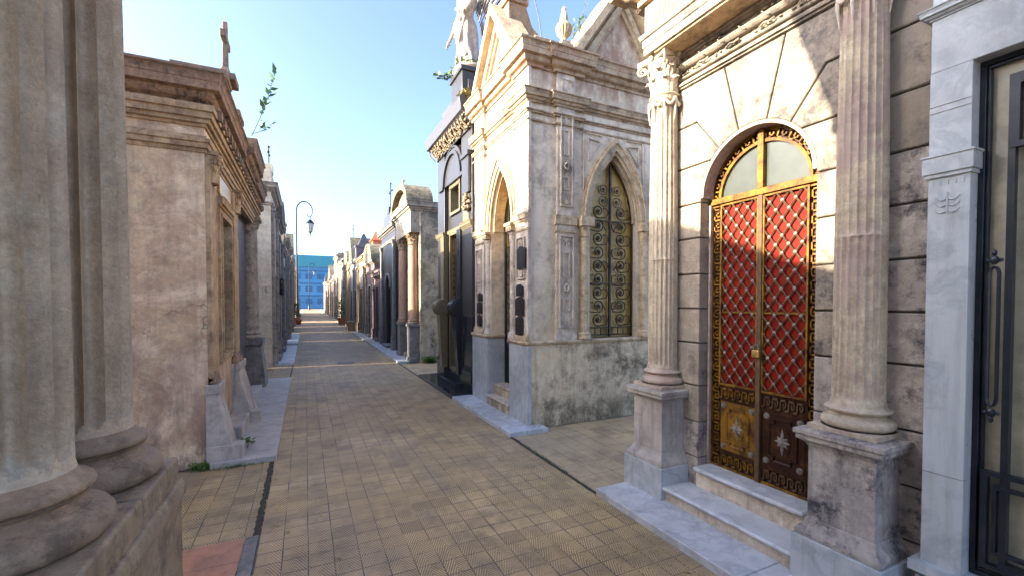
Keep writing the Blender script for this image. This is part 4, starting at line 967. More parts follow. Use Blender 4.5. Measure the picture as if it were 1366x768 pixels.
mkobj('step_riser', m, M['gothic_base'], T)
m = MB(); m.box(2.60, 2.90, 5.363, 6.147, .33, .36); m.box(2.47, 2.66, 5.362, 6.148, .175, .205); mkobj('step', m, M['cream'], T, bevel=.01)
m = MB(); m.box(2.56, 2.9, 6.151, 6.20, 0, 1.05); m.box(2.56, 2.9, 5.31, 5.359, 0, 1.05); mkobj('door_jamb', m, M['bluewhite'], T)
# the side base must leave the doorway open: cut by building it from blocks
for o in list(T.children):
    if o.name.startswith('side_base'): bpy.data.objects.remove(o)
m = MB(); m.box(2.56, 5.25, 4.82, 5.355, 0, 1.055); m.box(2.56, 5.25, 6.155, 6.75, 0, 1.055); m.box(3.0, 5.25, 5.355, 6.155, 0, 1.055); mkobj('side_base', m, M['gothic_base'], T)
# urn
T2 = thing('stone_urn', 'fluted stone urn with a flame finial on the cornice of the pointed arch mausoleum', 'urn', (3.02, 4.86, 4.94))
m = MB(); m.box(2.93, 3.11, 4.77, 4.95, 4.94, 4.975); m.box(2.955, 3.085, 4.795, 4.925, 4.975, 5.02)
mkobj('foot', m, M['gothic_trim'], T2, bevel=.005)
m = MB(); m.lathe(3.02, 4.86, [(.055, 5.02, 0), (.028, 5.045, 0), (.024, 5.06, 0), (.055, 5.085, .6), (.088, 5.12, 1), (.105, 5.17, 1), (.106, 5.19, .3), (.107, 5.20, 0), (.10, 5.215, 0), (.085, 5.24, 0), (.06, 5.26, 0), (.05, 5.275, 0)], flute=(16, .12))
mkobj('bowl', m, M['gothic_trim'], T2, smooth=50)
m = MB(); m.lathe(3.02, 4.86, [(.055, 5.275, 0), (.052, 5.30, .4), (.048, 5.35, 1), (.03, 5.40, .8), (.028, 5.41, 0), (.034, 5.43, 0), (.02, 5.455, 0), (.004, 5.47, 0)], flute=(7, .25)); mkobj('flame_finial', m, M['gothic_trim'], T2)

T2.location = (2.99, 4.76, 4.80)
# ================================================================== DARK GRANITE MAUSOLEUM
T = thing('granite_mausoleum', 'tall dark polished granite mausoleum with rolled consoles beside the doorway', 'mausoleum', (2.9, 8, 0))
DX = 2.52; A0, A1 = 6.86, 8.92
m = MB(); m.box(DX+.30, 5.5, A0, A1, 0, 4.5)
m.box(DX, DX+.30, A0+.002, 7.40, .42, 4.5); m.box(DX, DX+.30, 8.45, A1-.002, .42, 4.5); m.box(DX+.08, DX+.30, 7.40, 8.45, 3.95, 4.5); m.box(DX+.08, DX+.3, 7.4, 8.45, 2.95, 3.25)
for a, b in ((7.40, 7.58), (8.27, 8.45)): m.box(DX+.08, DX+.30, a, b, .3, 2.95); m.box(DX+.08, DX+.30, a, b, 3.25, 3.95)
mkobj('wall', m, M['granite'], T, bevel=.006)
m = MB(); m.box(DX-.03, DX+.3, A0-.002, 7.42, 0, .42); m.box(DX-.03, DX+.3, 8.43, A1+.002, 0, .42)
m.frust(DX-.03, DX+.3, A0-.004, 7.42, .42, DX, DX+.3, A0, 7.40, .50); m.frust(DX-.03, DX+.3, 8.43, A1+.003, .42, DX, DX+.3, 8.45, A1, .50)
m.box(DX-.12, DX+.3, 7.43, 8.42, 0, .15); m.box(DX+.05, DX+.3, 7.43, 8.42, .15, .30); m.box(DX-.012, DX+.2, A0-.003, 7.3, .5, 1.36)
mkobj('base', m, M['slab_dark'], T, bevel=.006)
for y in (7.48, 8.50):          # rolled console + tapering leg
    m = MB(); w = .10
    m.frust(DX-.06, DX+.05, y-w*.7, y+w*.7, .30, DX-.13, DX+.05, y-w, y+w, 1.36)
    m.lathe(0, 0, [(.02, 0), (.02, 0)], 3) if False else None
    cz = 1.50; cxx = DX-.06; r = .15
    for (ra, rb, e) in ((0, .148, w), (.148, .150, w)):
        pass
    pts = [(cxx+r*math.cos(2*PI*i/36)*1.0, cz+r*math.sin(2*PI*i/36)) for i in range(36)]
    m.prism(pts, 'xz', y-w-.01, y+w+.01)
    for q in (-.08, -.03, .03, .08):
        m.tube([(cxx+(r+.002)*math.cos(2*PI*i/36), y+q, cz+(r+.002)*math.sin(2*PI*i/36)) for i in range(36)], .014, 6, closed=True)
    m.tube(spiral((cxx, y-w-.012, cz), (1, 0, 0), (0, 0, 1), .12, .02, PI/2, 1.5, 30), .012)
    m.box(DX-.04, DX+.06, y-w, y+w, 1.5, 2.9)
    mkobj('console', m, M['slab_dark'] if y < 8 else M['granite_trim'], T, bevel=.004)
m = MB()
m.box(DX-.01, DX+.0, 7.0, 7.3, 3.0, 3.45); m.sweep(cornice_prof(2.86, 2.98, .05), [(DX, A0), (DX, 7.42)], side=-1); m.sweep(cornice_prof(2.86, 2.98, .05), [(DX, 8.43), (DX, A1), (DX+.2, A1)], side=-1)
m.box(DX+.05, DX+.1, 7.4, 8.45, 2.93, 3.0); rect_loop(m, 7.58, 8.27, .3, 2.93, .05, DX+.04, DX+.2); rect_loop(m, 7.62, 8.23, 3.27, 3.9, .05, DX+.04, DX+.2)
for k in range(6): m.ball((DX+.05, 7.66+k*.105, 3.80), (.03, .045, .04), 8, 6)
mkobj('trim', m, M['granite_trim'], T)
m = MB(); m.band(arc(7.93, 3.86, .50, 180, 0, 16), arc(7.93, 3.86, .56, 180, 0, 16), 'yz', DX-.04, DX+.1); m.band(arc(7.93, 3.86, .62, 180, 0, 16), arc(7.93, 3.86, .65, 180, 0, 16), 'yz', DX-.02, DX+.1)
m.box(DX-.04, DX+.02, 8.46, 8.75, 3.82, 3.88); m.box(DX-.04, DX+.02, 7.1, 7.4, 3.82, 3.88); m.prism(arc(7.93, 3.86, .63, 180, 0, 16), 'yz', DX-.001, DX+.1)
m.box(DX-.05, DX+.02, 6.9, 7.22, 3.45, 4.05); m.box(DX-.08, DX+.02, 6.86, 7.25, 4.05, 4.12)
mkobj('arch_panel', m, M['granite'], T)
m = MB(); m.box(DX+.2, DX+.22, 7.58, 8.27, .3, 2.95); m.box(DX+.2, DX+.22, 7.6, 8.25, 3.25, 3.95); dd = mkobj('door', m, M['glass_dark'], T)
m = MB()
for u in (7.63, 7.93, 8.22): m.box(DX+.14, DX+.17, u-.02, u+.02, .3, 2.9)
for k in range(14):
    for u in (7.78, 8.08): m.tube(spiral((DX+.155, u, .5+k*.17), (0, 1, 0), (0, 0, 1), .075, .02, k*PI, 1.2, 12), .010, 5)
for k in range(16): m.ball((DX+.12, 8.24, .8+k*.12), (.03, .03, .05), 6, 5)
mkobj('door_grille', m, M['bronze'], dd)
m = MB()            # garland frieze
random.seed(3)
for k in range(170):
    y = random.uniform(A0+.02, A1-.03); t = random.random(); z = 4.52+.20*t
    m.ball((DX-.03-.10*t+random.uniform(-.015, .015), y, z+random.uniform(-.02, .02)), (.026, .034, .026), 6, 5)
for k in range(14):
    y = A0+.06+k*.155; m.tube([(DX-.05, y, 4.52), (DX-.12, y+.05, 4.60), (DX-.15, y+.1, 4.72)], .014, 5)
for k in range(26): m.ball((DX-.03+random.uniform(-.05, .01), 6.98+random.uniform(-.1, .12), 3.28+random.uniform(-.12, .12)), (.035, .035, .03), 6, 5)
mkobj('garland_frieze', m, M['garland'], T)
m = MB(); m.sweep([(-.1, 4.50), (.04, 4.50), (.05, 4.60), (.16, 4.74), (.19, 4.76), (.22, 4.98), (.20, 5.02), (-.1, 5.02)], [(4, A1), (DX, A1), (DX, A0)], side=1) if False else m.sweep([(-.1, 4.50), (.01, 4.50), (.03, 4.60), (.14, 4.74), (.19, 4.76), (.22, 4.96), (.18, 5.02), (-.1, 5.02)], [(DX, A0), (DX, A1), (4, A1)], side=-1)
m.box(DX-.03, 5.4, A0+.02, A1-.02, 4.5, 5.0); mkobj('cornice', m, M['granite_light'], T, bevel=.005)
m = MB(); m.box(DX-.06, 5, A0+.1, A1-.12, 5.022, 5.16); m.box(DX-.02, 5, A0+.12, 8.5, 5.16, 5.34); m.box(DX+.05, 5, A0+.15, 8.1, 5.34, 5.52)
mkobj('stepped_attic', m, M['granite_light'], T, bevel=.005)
# pedestal of the statue on the roof is part of the tomb
m = MB(); m.box(2.40, 2.92, 7.0, 7.6, 5.0, 5.48); m.box(2.37, 2.95, 6.97, 7.63, 5.48, 5.56); mkobj('statue_block', m, M['granite'], T, bevel=.01)
# ---- angel statue
T2 = thing('angel_statue', 'white marble angel in a long robe with raised wing on the dark granite mausoleum roof', 'statue', (2.68, 7.05, 5.36))
sx, sy, sz = 2.68, 7.05, 5.36; T2.scale = (1.22,)*3
m = MB()
rows = 30; seg = 40; vs = []; fs = []
for j in range(rows+1):
    t = j/rows; z = sz+1.16*t
    w = .205-.09*t**.8+.035*math.exp(-((t-.52)/.12)**2)-.030*math.exp(-((t-.72)/.10)**2)+.05*math.exp(-((t-.93)/.09)**2)-(.06 if t > .985 else 0)
    lean = .05*math.sin(t*2.2)
    for i in range(seg):
        a = 2*PI*i/seg; fold = (1-t)**.5*.020*math.sin(a*7+t*5+math.sin(t*6))+.010*math.sin(a*13-t*9)*(1-t)
        k = w+fold; vs.append((sx+k*.86*math.cos(a)-lean*.6, sy+k*math.sin(a)+lean, z+.01*math.sin(a*5)*(1-t)))
for j in range(rows):
    for i in range(seg):
        q = (i+1) % seg; fs.append([j*seg+i, j*seg+q, (j+1)*seg+q, (j+1)*seg+i])
fs += [list(range(seg))[::-1], [rows*seg+i for i in range(seg)]]
m.add(vs, fs)
hx, hy, hz = sx-.03, sy+.04, sz+1.34
m.tube([(sx-.02, sy+.04, sz+1.08), (hx, hy, hz-.05)], .045, 10, .038)
m.ball((hx, hy, hz), (.075, .07, .095), 16, 12); m.ball((hx+.02, hy-.005, hz+.02), (.085, .082, .09), 14, 10); m.ball((hx+.09, hy, hz-.01), .045, 10, 8)
m.ball((hx-.078, hy, hz-.012), (.016, .010, .018), 8, 6); m.ball((hx-.066, hy, hz-.045), (.014, .02, .008), 8, 6)
for s in (-1, 1): m.ball((hx-.066, hy+s*.026, hz+.012), (.010, .014, .008), 8, 6)
# lowered arm reaching out (towards the street, up the lane) and folded arm
m.tube([(sx-.03, sy+.15, sz+1.04), (sx-.09, sy+.22, sz+.90), (sx-.13, sy+.27, sz+.78)], .052, 10, .038)
m.tube([(sx-.13, sy+.27, sz+.78), (sx-.16, sy+.30, sz+.70), (sx-.20, sy+.33, sz+.60)], .036, 10, .022)
hp = Vector((sx-.215, sy+.345, sz+.57)); m.ball(tuple(hp), (.026, .022, .034), 10, 8)
for q, (dx, dy) in enumerate(((-.016, -.008), (-.006, .002), (.004, .010), (.014, .018))):
    L = (.058, .068, .064, .05)[q]
    m.tube([tuple(hp+Vector((dx, dy, -.015))), tuple(hp+Vector((dx*1.3-.012, dy*1.3+.01, -.02-L*.5))), tuple(hp+Vector((dx*1.3-.006, dy*1.3+.004, -.02-L)))], .009, 6, .006)
m.tube([tuple(hp+Vector((.018, -.012, .0))), tuple(hp+Vector((.034, -.02, -.025))), tuple(hp+Vector((.03, -.024, -.05)))], .010, 6, .007)
m.tube([(sx-.03, sy-.11, sz+1.04), (sx-.07, sy-.20, sz+.86), (sx-.12, sy-.16, sz+.80)], .052, 10, .042)
m.tube([(sx-.12, sy-.16, sz+.80), (sx-.17, sy-.04, sz+.88), (sx-.16, sy+.07, sz+.93)], .040, 10, .026)
m.ball((sx-.165, sy+.09, sz+.945), (.03, .035, .026), 10, 8)
# sash and draped sleeve
m.tube([(sx-.10, sy-.14, sz+.84), (sx-.15, sy+.0, sz+.74), (sx-.13, sy+.12, sz+.80), (sx-.02, sy+.17, sz+.9)], .045, 8)
m.frust(sx-.16, sx-.04, sy+.14, sy+.26, sz+.62, sx-.12, sx-.03, sy+.12, sy+.2, sz+1.0)
m.tube([(sx-.13, sy+.08, sz+.76), (sx-.15, sy-.02, sz+.45), (sx-.10, sy-.13, sz+.20)], .022, 6, .03)
m.tube([(sx-.10, sy-.10, sz+.80), (sx-.17, sy-.06, sz+.50), (sx-.19, sy+.04, sz+.12)], .018, 6, .024)
body = mkobj('body', m, M['statue'], T2, smooth=60)
rm = body.modifiers.new('remesh', 'REMESH'); rm.mode = 'VOXEL'; rm.voxel_size = .011; rm.use_smooth_shade = True
def wing(s):
    w = MB()
    for k in range(9):
        a = R(80-k*13); L = .80-.03*k
        b = Vector((sx+.10+.01*k, sy+s*.07, sz+1.02-.035*k)); d = Vector((.30, s*.55*math.cos(a)+s*.15, math.sin(a)*.9+.25)).normalized()
        n = Vector((1, 0, -.2)).cross(d).normalized()*.085; o = Vector((.018, 0, 0))*(1+k*.3)
        P = [b-n*.5+o, b+d*L*.6-n+o, b+d*L+o, b+d*L*.6+n+o, b+n*.5+o]
        q = [tuple(p) for p in P]+[tuple(p+Vector((.014, 0, 0))) for p in P]
        w.add(q, [[0, 1, 2, 3, 4], [9, 8, 7, 6, 5]]+[[i, (i+1) % 5, 5+(i+1) % 5, 5+i] for i in range(5)])
    return w
for s in (-1, 1): mkobj('wing', wing(s), M['statue'], T2)
m = MB(); m.ball((sx, sy, sz+.03), (.25, .26, .10), 16, 8); mkobj('rock_foot', m, M['statue'], T2)
T2.location = (2.64, 7.28, 5.56)

# ================================================================== TOMB WITH CURVED PEDIMENT
def frame(side, X0):
    return (lambda p: (X0+p[0]*side, p[1], p[2]))
T = thing('curved_pediment_tomb', 'weathered tomb with a curved barrel pediment and two salmon columns on the right', 'tomb', (2.7, 12.5, 0))
BX = 2.72; B0, B1 = 11.35, 13.5
m = MB(); m.box(BX, 5, B0, B1, 0, 4.15); mkobj('wall', m, M['lichen'], T, bevel=.02)
m = MB(); m.box(BX-.02, BX+.1, B0+.25, B1-.2, 0, 3.55)
m.box(BX-.24, BX+.0, B0+.02, B1-.1, 3.42, 3.98)
m.sweep(cornice_prof(3.98, 4.22, .14), [(BX+.6, B0), (BX-.24, B0), (BX-.24, B1-.08), (BX, B1-.08)], side=-1); mkobj('entablature', m, M['bone'], T)
m = MB(); yc = (B0+B1)/2; r_ = 1.30; zc_ = 4.22-.75
A = math.degrees(math.acos(min(1, (B1-B0)/2/r_)))
R1 = math.hypot((B1-B0)/2+.05, .15); 
pts = [(yc+((B1-B0)/2+.08)*math.cos(R(180-k*9)), 4.18+.66*math.sin(R(180-k*9))) for k in range(21)]
pin = [(yc+((B1-B0)/2-.10)*math.cos(R(180-k*9)), 4.18+.50*math.sin(R(180-k*9))) for k in range(21)]
m.band(pin, pts, 'yz', BX-.36, BX+.34); mkobj('barrel_roof', m, M['lichenroof'], T, smooth=50)
m = MB(); m.prism(pin, 'yz', BX-.20, BX+.3); m.tube([(BX-.2, yc, 4.88), (BX-.2, yc, 5.0)], .02); m.ball((BX-.2, yc, 5.0), .04); mkobj('pediment', m, M['tan'], T)
for y in (11.62, 12.95):
    m = MB(); m.box(BX-.26, BX+.02, y-.2, y+.2, 0, .95); m.box(BX-.29, BX+.02, y-.23, y+.23, .95, 1.03); m.box(BX-.29, BX+.02, y-.23, y+.23, 0, .14)
    mkobj('pedestal', m, M['greyst'], T, bevel=.01)
    m = MB(); m.lathe(BX-.12, y, attic_base(.135, .17, 1.03, 1.14)+[(.13, 2.0), (.118, 3.1)], 24); c = mkobj('column', m, M['orangecol'], T)
    m = MB(); corinthian(m, BX-.12, y, 3.1, 3.42, .12, .16); mkobj('capital', m, M['tan'], c)
m = MB(); m.box(BX-.025, BX-.02, 11.95, 12.5, .2, 2.6); mkobj('door', m, M['iron'], T)
m = MB(); m.box(BX-.2, BX+.1, 11.9, 12.5, 0, .2); mkobj('step', m, M['bone'], T)

# ================================================================== FURTHER TOMBS (generic builder, one thing each)
GRP = 'tombs lining the street further back'
def cross_mb(m, F, y, o, z, h=.6, r=.02):
    m.tube([F((o, y, z)), F((o, y, z+h))], r, 6); m.tube([F((o, y-h*.28, z+h*.68)), F((o, y+h*.28, z+h*.68))], r, 6)
    for p in ((y, z+h), (y-h*.28, z+h*.68), (y+h*.28, z+h*.68)): m.ball(F((o, p[0], p[1])), r*1.9, 6, 5)
def tomb(side, X0, y0, y1, H, wall, trim, door, label, top='flat', depth=2.6, dh=2.1, arched=False, piers=True, cross=0, low=None, urns=False, name='tomb'):
    T = thing(name, label, 'tomb', (X0, (y0+y1)/2, 0), GRP); F = frame(side, X0); yc = (y0+y1)/2; w = y1-y0
    dw = min(.42, w*.22)
    curve = arc(yc, dh-.0, dw, 180, 0, 12) if arched else [(yc-dw, dh+.2), (yc+dw, dh+.2)]
    m = MB(F); m.box(-depth, -.16, y0, y1, 0, H); m.prism(holed(curve, y0+.002, y1-.002, 0, H-.002), 'yz', -.16, 0); mkobj('wall', m, M[wall], T)
    m = MB(F)
    if piers:
        for a in (y0+.06, y1-.06-.24): m.box(0, .07, a, a+.24, .5, H-.55); m.box(0, .10, a-.02, a+.26, H-.67, H-.55); m.box(0, .12, a-.03, a+.27, 0, .5)
    if arched: m.band(arc(yc, dh, dw, 180, 0, 12), arc(yc, dh, dw+.09, 180, 0, 12), 'yz', -.02, .05)
    else: rect_loop(m, yc-dw-.09, yc+dw+.09, -.1, dh+.29, .09, -.02, .04)
    m.sweep(cornice_prof(H-.22, H, .17), [(-.9, y0), (0, y0), (0, y1), (-.9, y1)], side=1)
    m.sweep(steps_prof([(.03, H-.55, H-.50), (.05, H-.50, H-.46)]), [(-.9, y0), (0, y0), (0, y1), (-.9, y1)], side=1)
    m.box(-.4, .16, yc-dw-.1, yc+dw+.1, 0, .14)
    mkobj('trim', m, M[trim], T, bevel=.008)
    m = MB(F); m.box(-.15, -.13, yc-dw, yc+dw, .14, dh+.45); d = mkobj('door', m, M[door], T)
    m = MB(F)
    for k in range(6): u = yc-dw+.04+k*(2*dw-.08)/5; m.box(-.125, -.10, u-.012, u+.012, .15, dh+.1)
    for z in (.2, .9, 1.6, dh): m.box(-.124, -.101, yc-dw, yc+dw, z, z+.03)
    for k in range(3): m.tube([p for p in spiral((-.11, yc, .55+k*.6), (0, 1, 0), (0, 0, 1), .16, .03, 0, 1.4, 14)], .012, 5)
    mkobj('door_grille', m, M['iron'], d)
    m = MB(F); zt = H
    if top == 'tri': m.prism([(y0-.12, H), (y1+.12, H), (yc, H+w*.30)], 'yz', -depth*.9, .12); m.prism([(y0+.18, H+.07), (y1-.18, H+.07), (yc, H+w*.30-.13)], 'yz', .12, .125); zt = H+w*.3
    elif top == 'steep': m.prism([(y0+.1, H), (y1-.1, H), (yc, H+w*.62)], 'yz', -depth*.7, .1); zt = H+w*.62
    elif top == 'arch': m.prism([(yc+(w/2+.1)*math.cos(R(180-k*12)), H+w*.28*math.sin(R(180-k*12))) for k in range(16)], 'yz', -depth*.8, .14); zt = H+w*.28
    elif top == 'step': m.box(-depth*.9, .02, y0+.1, y1-.1, H, H+.22); m.box(-depth*.6, -.02, y0+.4, y1-.4, H+.22, H+.5); m.box(-.5, 0, yc-.2, yc+.2, H+.5, H+.72); zt = H+.72
    elif top == 'dome':
        m.box(-1.6, -.1, yc-.7, yc+.7, H, H+.3)
        m.lathe(-.85, yc, [(.68, H+.3), (.68, H+.45), (.62, H+.6), (.5, H+.85), (.32, H+1.05), (.12, H+1.18), (.10, H+1.3), (.14, H+1.34), (.02, H+1.5)], 24); zt = H+1.5
    elif top == 'tower': m.box(-.9, .0, yc-.35, yc+.35, H, H+.7); m.box(-.95, .05, yc-.4, yc+.4, H+.7, H+.8); m.frust(-.8, -.1, yc-.25, yc+.25, H+.8, -.5, -.4, yc-.05, yc+.05, H+1.5); zt = H+1.5
    else: m.box(-depth*.9, .0, y0+.05, y1-.05, H, H+.16); zt = H+.16
    if urns:
        for u in (y0+.2, y1-.2): m.lathe(0 if True else 0, u, [(.08, H), (.03, H+.08), (.10, H+.22), (.08, H+.32), (.03, H+.38), (.01, H+.46)], 12)
    mkobj('roof', m, M['lichenroof'] if top in ('tri', 'arch', 'steep', 'dome') else M[wall], T)
    if cross: m = MB(); cross_mb(m, F, yc, -.1 if top != 'dome' else -.85, zt-.05, cross); mkobj('cross', m, M['iron'], T)
    return T
# left side beyond the pink mausoleum
T = tomb(1, -.76, 12.4, 14.6, 4.55, 'peel', 'bone', 'iron', 'tall tomb with peeling white plaster beside the gap after the pink mausoleum', 'step', cross=.55)
m = MB(); m.lathe(-.72, 14.2, [(.02, 1.9), (.02, 1.95)], 6); 
m = MB(); m.tube([(-.66, 14.75+.16*math.cos(i*PI/8), 2.05+.2*math.sin(i*PI/8)) for i in range(16)], .055, 7, closed=True)
for i in range(40): a = random.uniform(0, 2*PI); m.ball((-.62, 14.75+.16*math.cos(a)+random.uniform(-.05, .05), 2.05+.2*math.sin(a)+random.uniform(-.05, .05)), (.04, .03, .03), 5, 4)
tag(mkobj('wreath', m, M['bronze_plaque'], None, origin=(-.66, 14.75, 1.8)), 'dark bronze wreath on the wall past the peeling white tomb on the left', 'wreath')
tomb(1, -.74, 14.62, 17.0, 4.1, 'peel', 'greyst', 'iron', 'pale stone tomb with a round headed door behind the peeling white tomb', 'arch', arched=True, urns=True)
tomb(1, -.80, 17.02, 19.6, 3.5, 'darkst', 'greyst', 'iron', 'dark low tomb, third past the alley on the left', 'tri', cross=.5)
tomb(1, -.74, 20.0, 22.6, 4.2, 'peel', 'greyst', 'iron', 'off white tomb with a small tower on its roof on the left', 'tower')
tomb(1, -.80, 22.62, 25.4, 3.7, 'greyst', 'bone', 'iron', 'grey tomb with pale trim and stepped roof on the left', 'step', cross=.6)
tomb(1, -.76, 25.9, 28.6, 4.5, 'mauve', 'greyst', 'iron', 'mauve tomb with a domed roof on the left', 'dome', cross=.5)
tomb(1, -.82, 28.62, 31.4, 3.8, 'peel', 'bone', 'iron', 'white tomb with triangular pediment just before the lamp post', 'tri', cross=.5)
tomb(1, -.80, 32.0, 35.0, 4.4, 'darkst', 'greyst', 'iron', 'dark tomb with steep gable near the lamp post', 'steep')
tomb(1, -.86, 35.02, 38.0, 3.9, 'tan', 'bone', 'iron', 'tan tomb beside the potted plant and the lamp post', 'arch')
L2 = [(41.5, 45, 4.2, 'bone', 'tri', 'pale gabled tomb directly behind the lamp post'), (45.5, 49, 4.6, 'tan', 'step', 'tan stepped tomb two past the lamp post'), (49.5, 54, 4.1, 'greyst', 'dome', 'grey domed tomb past the lamp post'),
      (54.5, 59, 4.4, 'bone', 'arch', 'white tomb with arched top far down the left side'), (60, 65, 4.2, 'mauve', 'tri', 'mauve gabled tomb far down the left side'), (66, 72, 4.6, 'bone', 'tower', 'white towered tomb at the far left end of the street')]
for a, b, h, mm, tp, lb in L2: tomb(1, -.95, a, b, h, mm, 'bone', 'iron', lb, tp)
# right side beyond the curved pediment tomb
T = tomb(-1, 2.62, 14.2, 17.0, 4.15, 'granite', 'greyst', 'iron_blue', 'grey granite tomb with an arched niche and a stepped slanting roof', 'step', arched=True, cross=.9)
T = tomb(-1, 2.66, 17.2, 19.4, 2.75, 'mauve', 'mauve', 'iron_blue', 'low maroon tomb with a blue iron door', 'flat')
tomb(-1, 2.68, 19.42, 22.2, 3.45, 'mauve', 'bone', 'iron', 'mauve tomb with white pilasters and an arched pediment', 'arch', urns=True)
T = tomb(-1, 2.66, 22.6, 25.2, 3.9, 'bone', 'tan', 'iron', 'cream tomb under an orange tiled lantern roof', 'flat')
m = MB(); m.frust(2.7, 4.1, 22.8, 25.0, 4.06, 3.3, 3.5, 23.8, 24.0, 4.6); m.box(3.2, 3.6, 23.6, 24.2, 4.4, 4.8); m.frust(3.1, 3.7, 23.5, 24.3, 4.8, 3.38, 3.42, 23.88, 23.92, 5.3); mkobj('tiled_roof', m, M['rooftile'], T)
tomb(-1, 2.62, 25.22, 27.6, 4.0, 'darkst', 'greyst', 'iron', 'dark narrow tomb carrying a square tower on its roof', 'tower')
tomb(-1, 2.66, 27.9, 30.4, 4.1, 'greyst', 'bone', 'iron', 'grey tomb with a gable and iron cross in the middle distance right', 'steep', cross=.8)
tomb(-1, 2.62, 30.42, 33.2, 4.3, 'tan', 'tan', 'iron', 'golden tan tomb beyond the grey gabled one on the right', 'arch', arched=True)
tomb(-1, 2.55, 34.6, 38.5, 4.7, 'bone', 'bone', 'iron', 'bright white tall tomb standing forward on the right', 'flat', cross=.9)
R2 = [(38.6, 43, 3.9, 'greyst', 'tri', 'grey gabled tomb past the bright white one'), (43.5, 48, 6.0, 'bone', 'flat', 'very tall white tomb with a flat top far down the right side'), (48.5, 54, 4.0, 'mauve', 'step', 'mauve stepped tomb far down the right side'),
      (54.5, 60, 4.4, 'tan', 'tri', 'tan gabled tomb far down the right side'), (61, 68, 4.3, 'bone', 'dome', 'white domed tomb near the far right end of the street'), (69, 77, 4.6, 'greyst', 'tower', 'grey towered tomb at the far right end of the street')]
for a, b, h, mm, tp, lb in R2: tomb(-1, 2.72, a, b, h, mm, 'bone', 'iron', lb, tp)
# unseen second row: gabled tomb added to set the shadow line across the street
Tb = thing('alley_sun_blocker', 'unseen gabled tomb added behind the first alley on the left to shape the sunlight', 'tomb', (-4.6, 3.4, 0))
m = MB(); m.box(-7, -4.3, 1.2, 5.6, 0, 3.85); mkobj('wall', m, M['plaster'], Tb)
m = MB(); m.prism([(1.1, 3.85), (5.7, 3.85), (4.6, 4.85), (3.4, 4.75)], 'yz', -7.1, -4.2); mkobj('roof', m, M['roofstone'], Tb)

Tb = thing('gap_sun_blocker', 'unseen tomb added behind the gap before the peeling white tomb to block the sun', 'tomb', (-4.6, 11.2, 0))  # out of view, added to narrow the sun patch coming through the gap
m = MB(); m.box(-7, -3.1, 10.2, 12.3, 0, 3.3); mkobj('wall', m, M['bone'], Tb)
m = MB(); m.prism([(10.1, 3.3), (12.4, 3.3), (11.6, 3.75)], 'yz', -7.1, -3.0); mkobj('roof', m, M['roofstone'], Tb)
# ================================================================== END OF THE STREET
T = thing('blue_building', 'pale blue building with a teal roof band closing the far end of the street', 'building', (2, 118, 0))
m = MB(); m.box(-14, 18, 118, 140, 0, 10.2); mkobj('wall', m, M['blueglass'], T)
m = MB(); m.box(-14.3, 18.3, 117.6, 140, 10.2, 13.0); mkobj('roof_band', m, M['tealband'], T)
for z in (1.2, 4.2, 7.2):
    m = MB()
    for k in range(12):
        m.box(-13+k*2.6, -12.3+k*2.6, 117.9, 118.05, z, z+1.3); m.box(-12.2+k*2.6, -11.5+k*2.6, 117.9, 118.05, z, z+1.3)
    m.box(-14, 18, 117.8, 118.02, z+1.9, z+2.1)
    mkobj('window_row', m, M['bluedark'], T)
T = thing('iron_gate', 'blue barred gate at the far end of the street', 'gate', (.9, 100, 0))
m = MB(); m.box(-2.2, -1.8, 99.8, 100.2, 0, 4.0); m.box(4.4, 4.8, 99.8, 100.2, 0, 4.0); mkobj('post', m, M['bluedark'], T)
m = MB()
for k in range(24): m.box(-1.75+k*.26, -1.68+k*.26, 99.97, 100.03, .1, 3.2)
for z in (.3, 1.6, 3.0): m.box(-1.8, 4.4, 99.96, 100.04, z, z+.12)
mkobj('bars', m, M['bluedark'], T)
# lamps
def lamp(x, y, label):
    T = thing('street_lamp', label, 'street lamp', (x, y, 0), 'street lamps')
    m = MB(); m.lathe(x, y, [(.26, 0), (.26, .1), (.20, .2), (.17, .7), (.12, .85), (.14, .9), (.10, 1.0), (.085, 2.0), (.07, 5.5), (.06, 9.0)], 12)
    pts = [(x, y, 8.9)]+[(x+.62-.62*math.cos(PI*i/10), y-.0, 9.1+.85*math.sin(PI*i/10)) for i in range(11)]+[(x+1.15, y, 8.85), (x+1.02, y, 8.68), (x+.84, y, 8.76), (x+.84, y, 8.92)]
    m.tube(pts, .055, 8, .035); mkobj('pole', m, M['lampblack'], T)
    m = MB(); cx = x+1.04; m.tube([(cx, y, 8.7), (cx, y, 8.45)], .03)
    m.lathe(cx, y, [(.03, 8.5), (.10, 8.45), (.30, 8.22), (.33, 8.18), (.28, 8.14)], 8); m.lathe(cx, y, [(.16, 7.45), (.08, 7.38), (.03, 7.25), (.05, 7.2), (.01, 7.1)], 8)
    for i in range(6): a = i*PI/3; m.tube([(cx+.28*math.cos(a), y+.28*math.sin(a), 8.16), (cx+.15*math.cos(a), y+.15*math.sin(a), 7.45)], .018, 4)
    ln = mkobj('lantern', m, M['lampblack'], T)
    m = MB(); m.lathe(cx, y, [(.13, 7.46), (.25, 8.14)], 6); mkobj('lantern_glass', m, M['lampglass'], ln)
    return T
lamp(-.62, 40.3, 'tall black street lamp with a curled arm and hanging lantern')
lamp(.7, 104, 'tiny distant street lamp against the blue building')

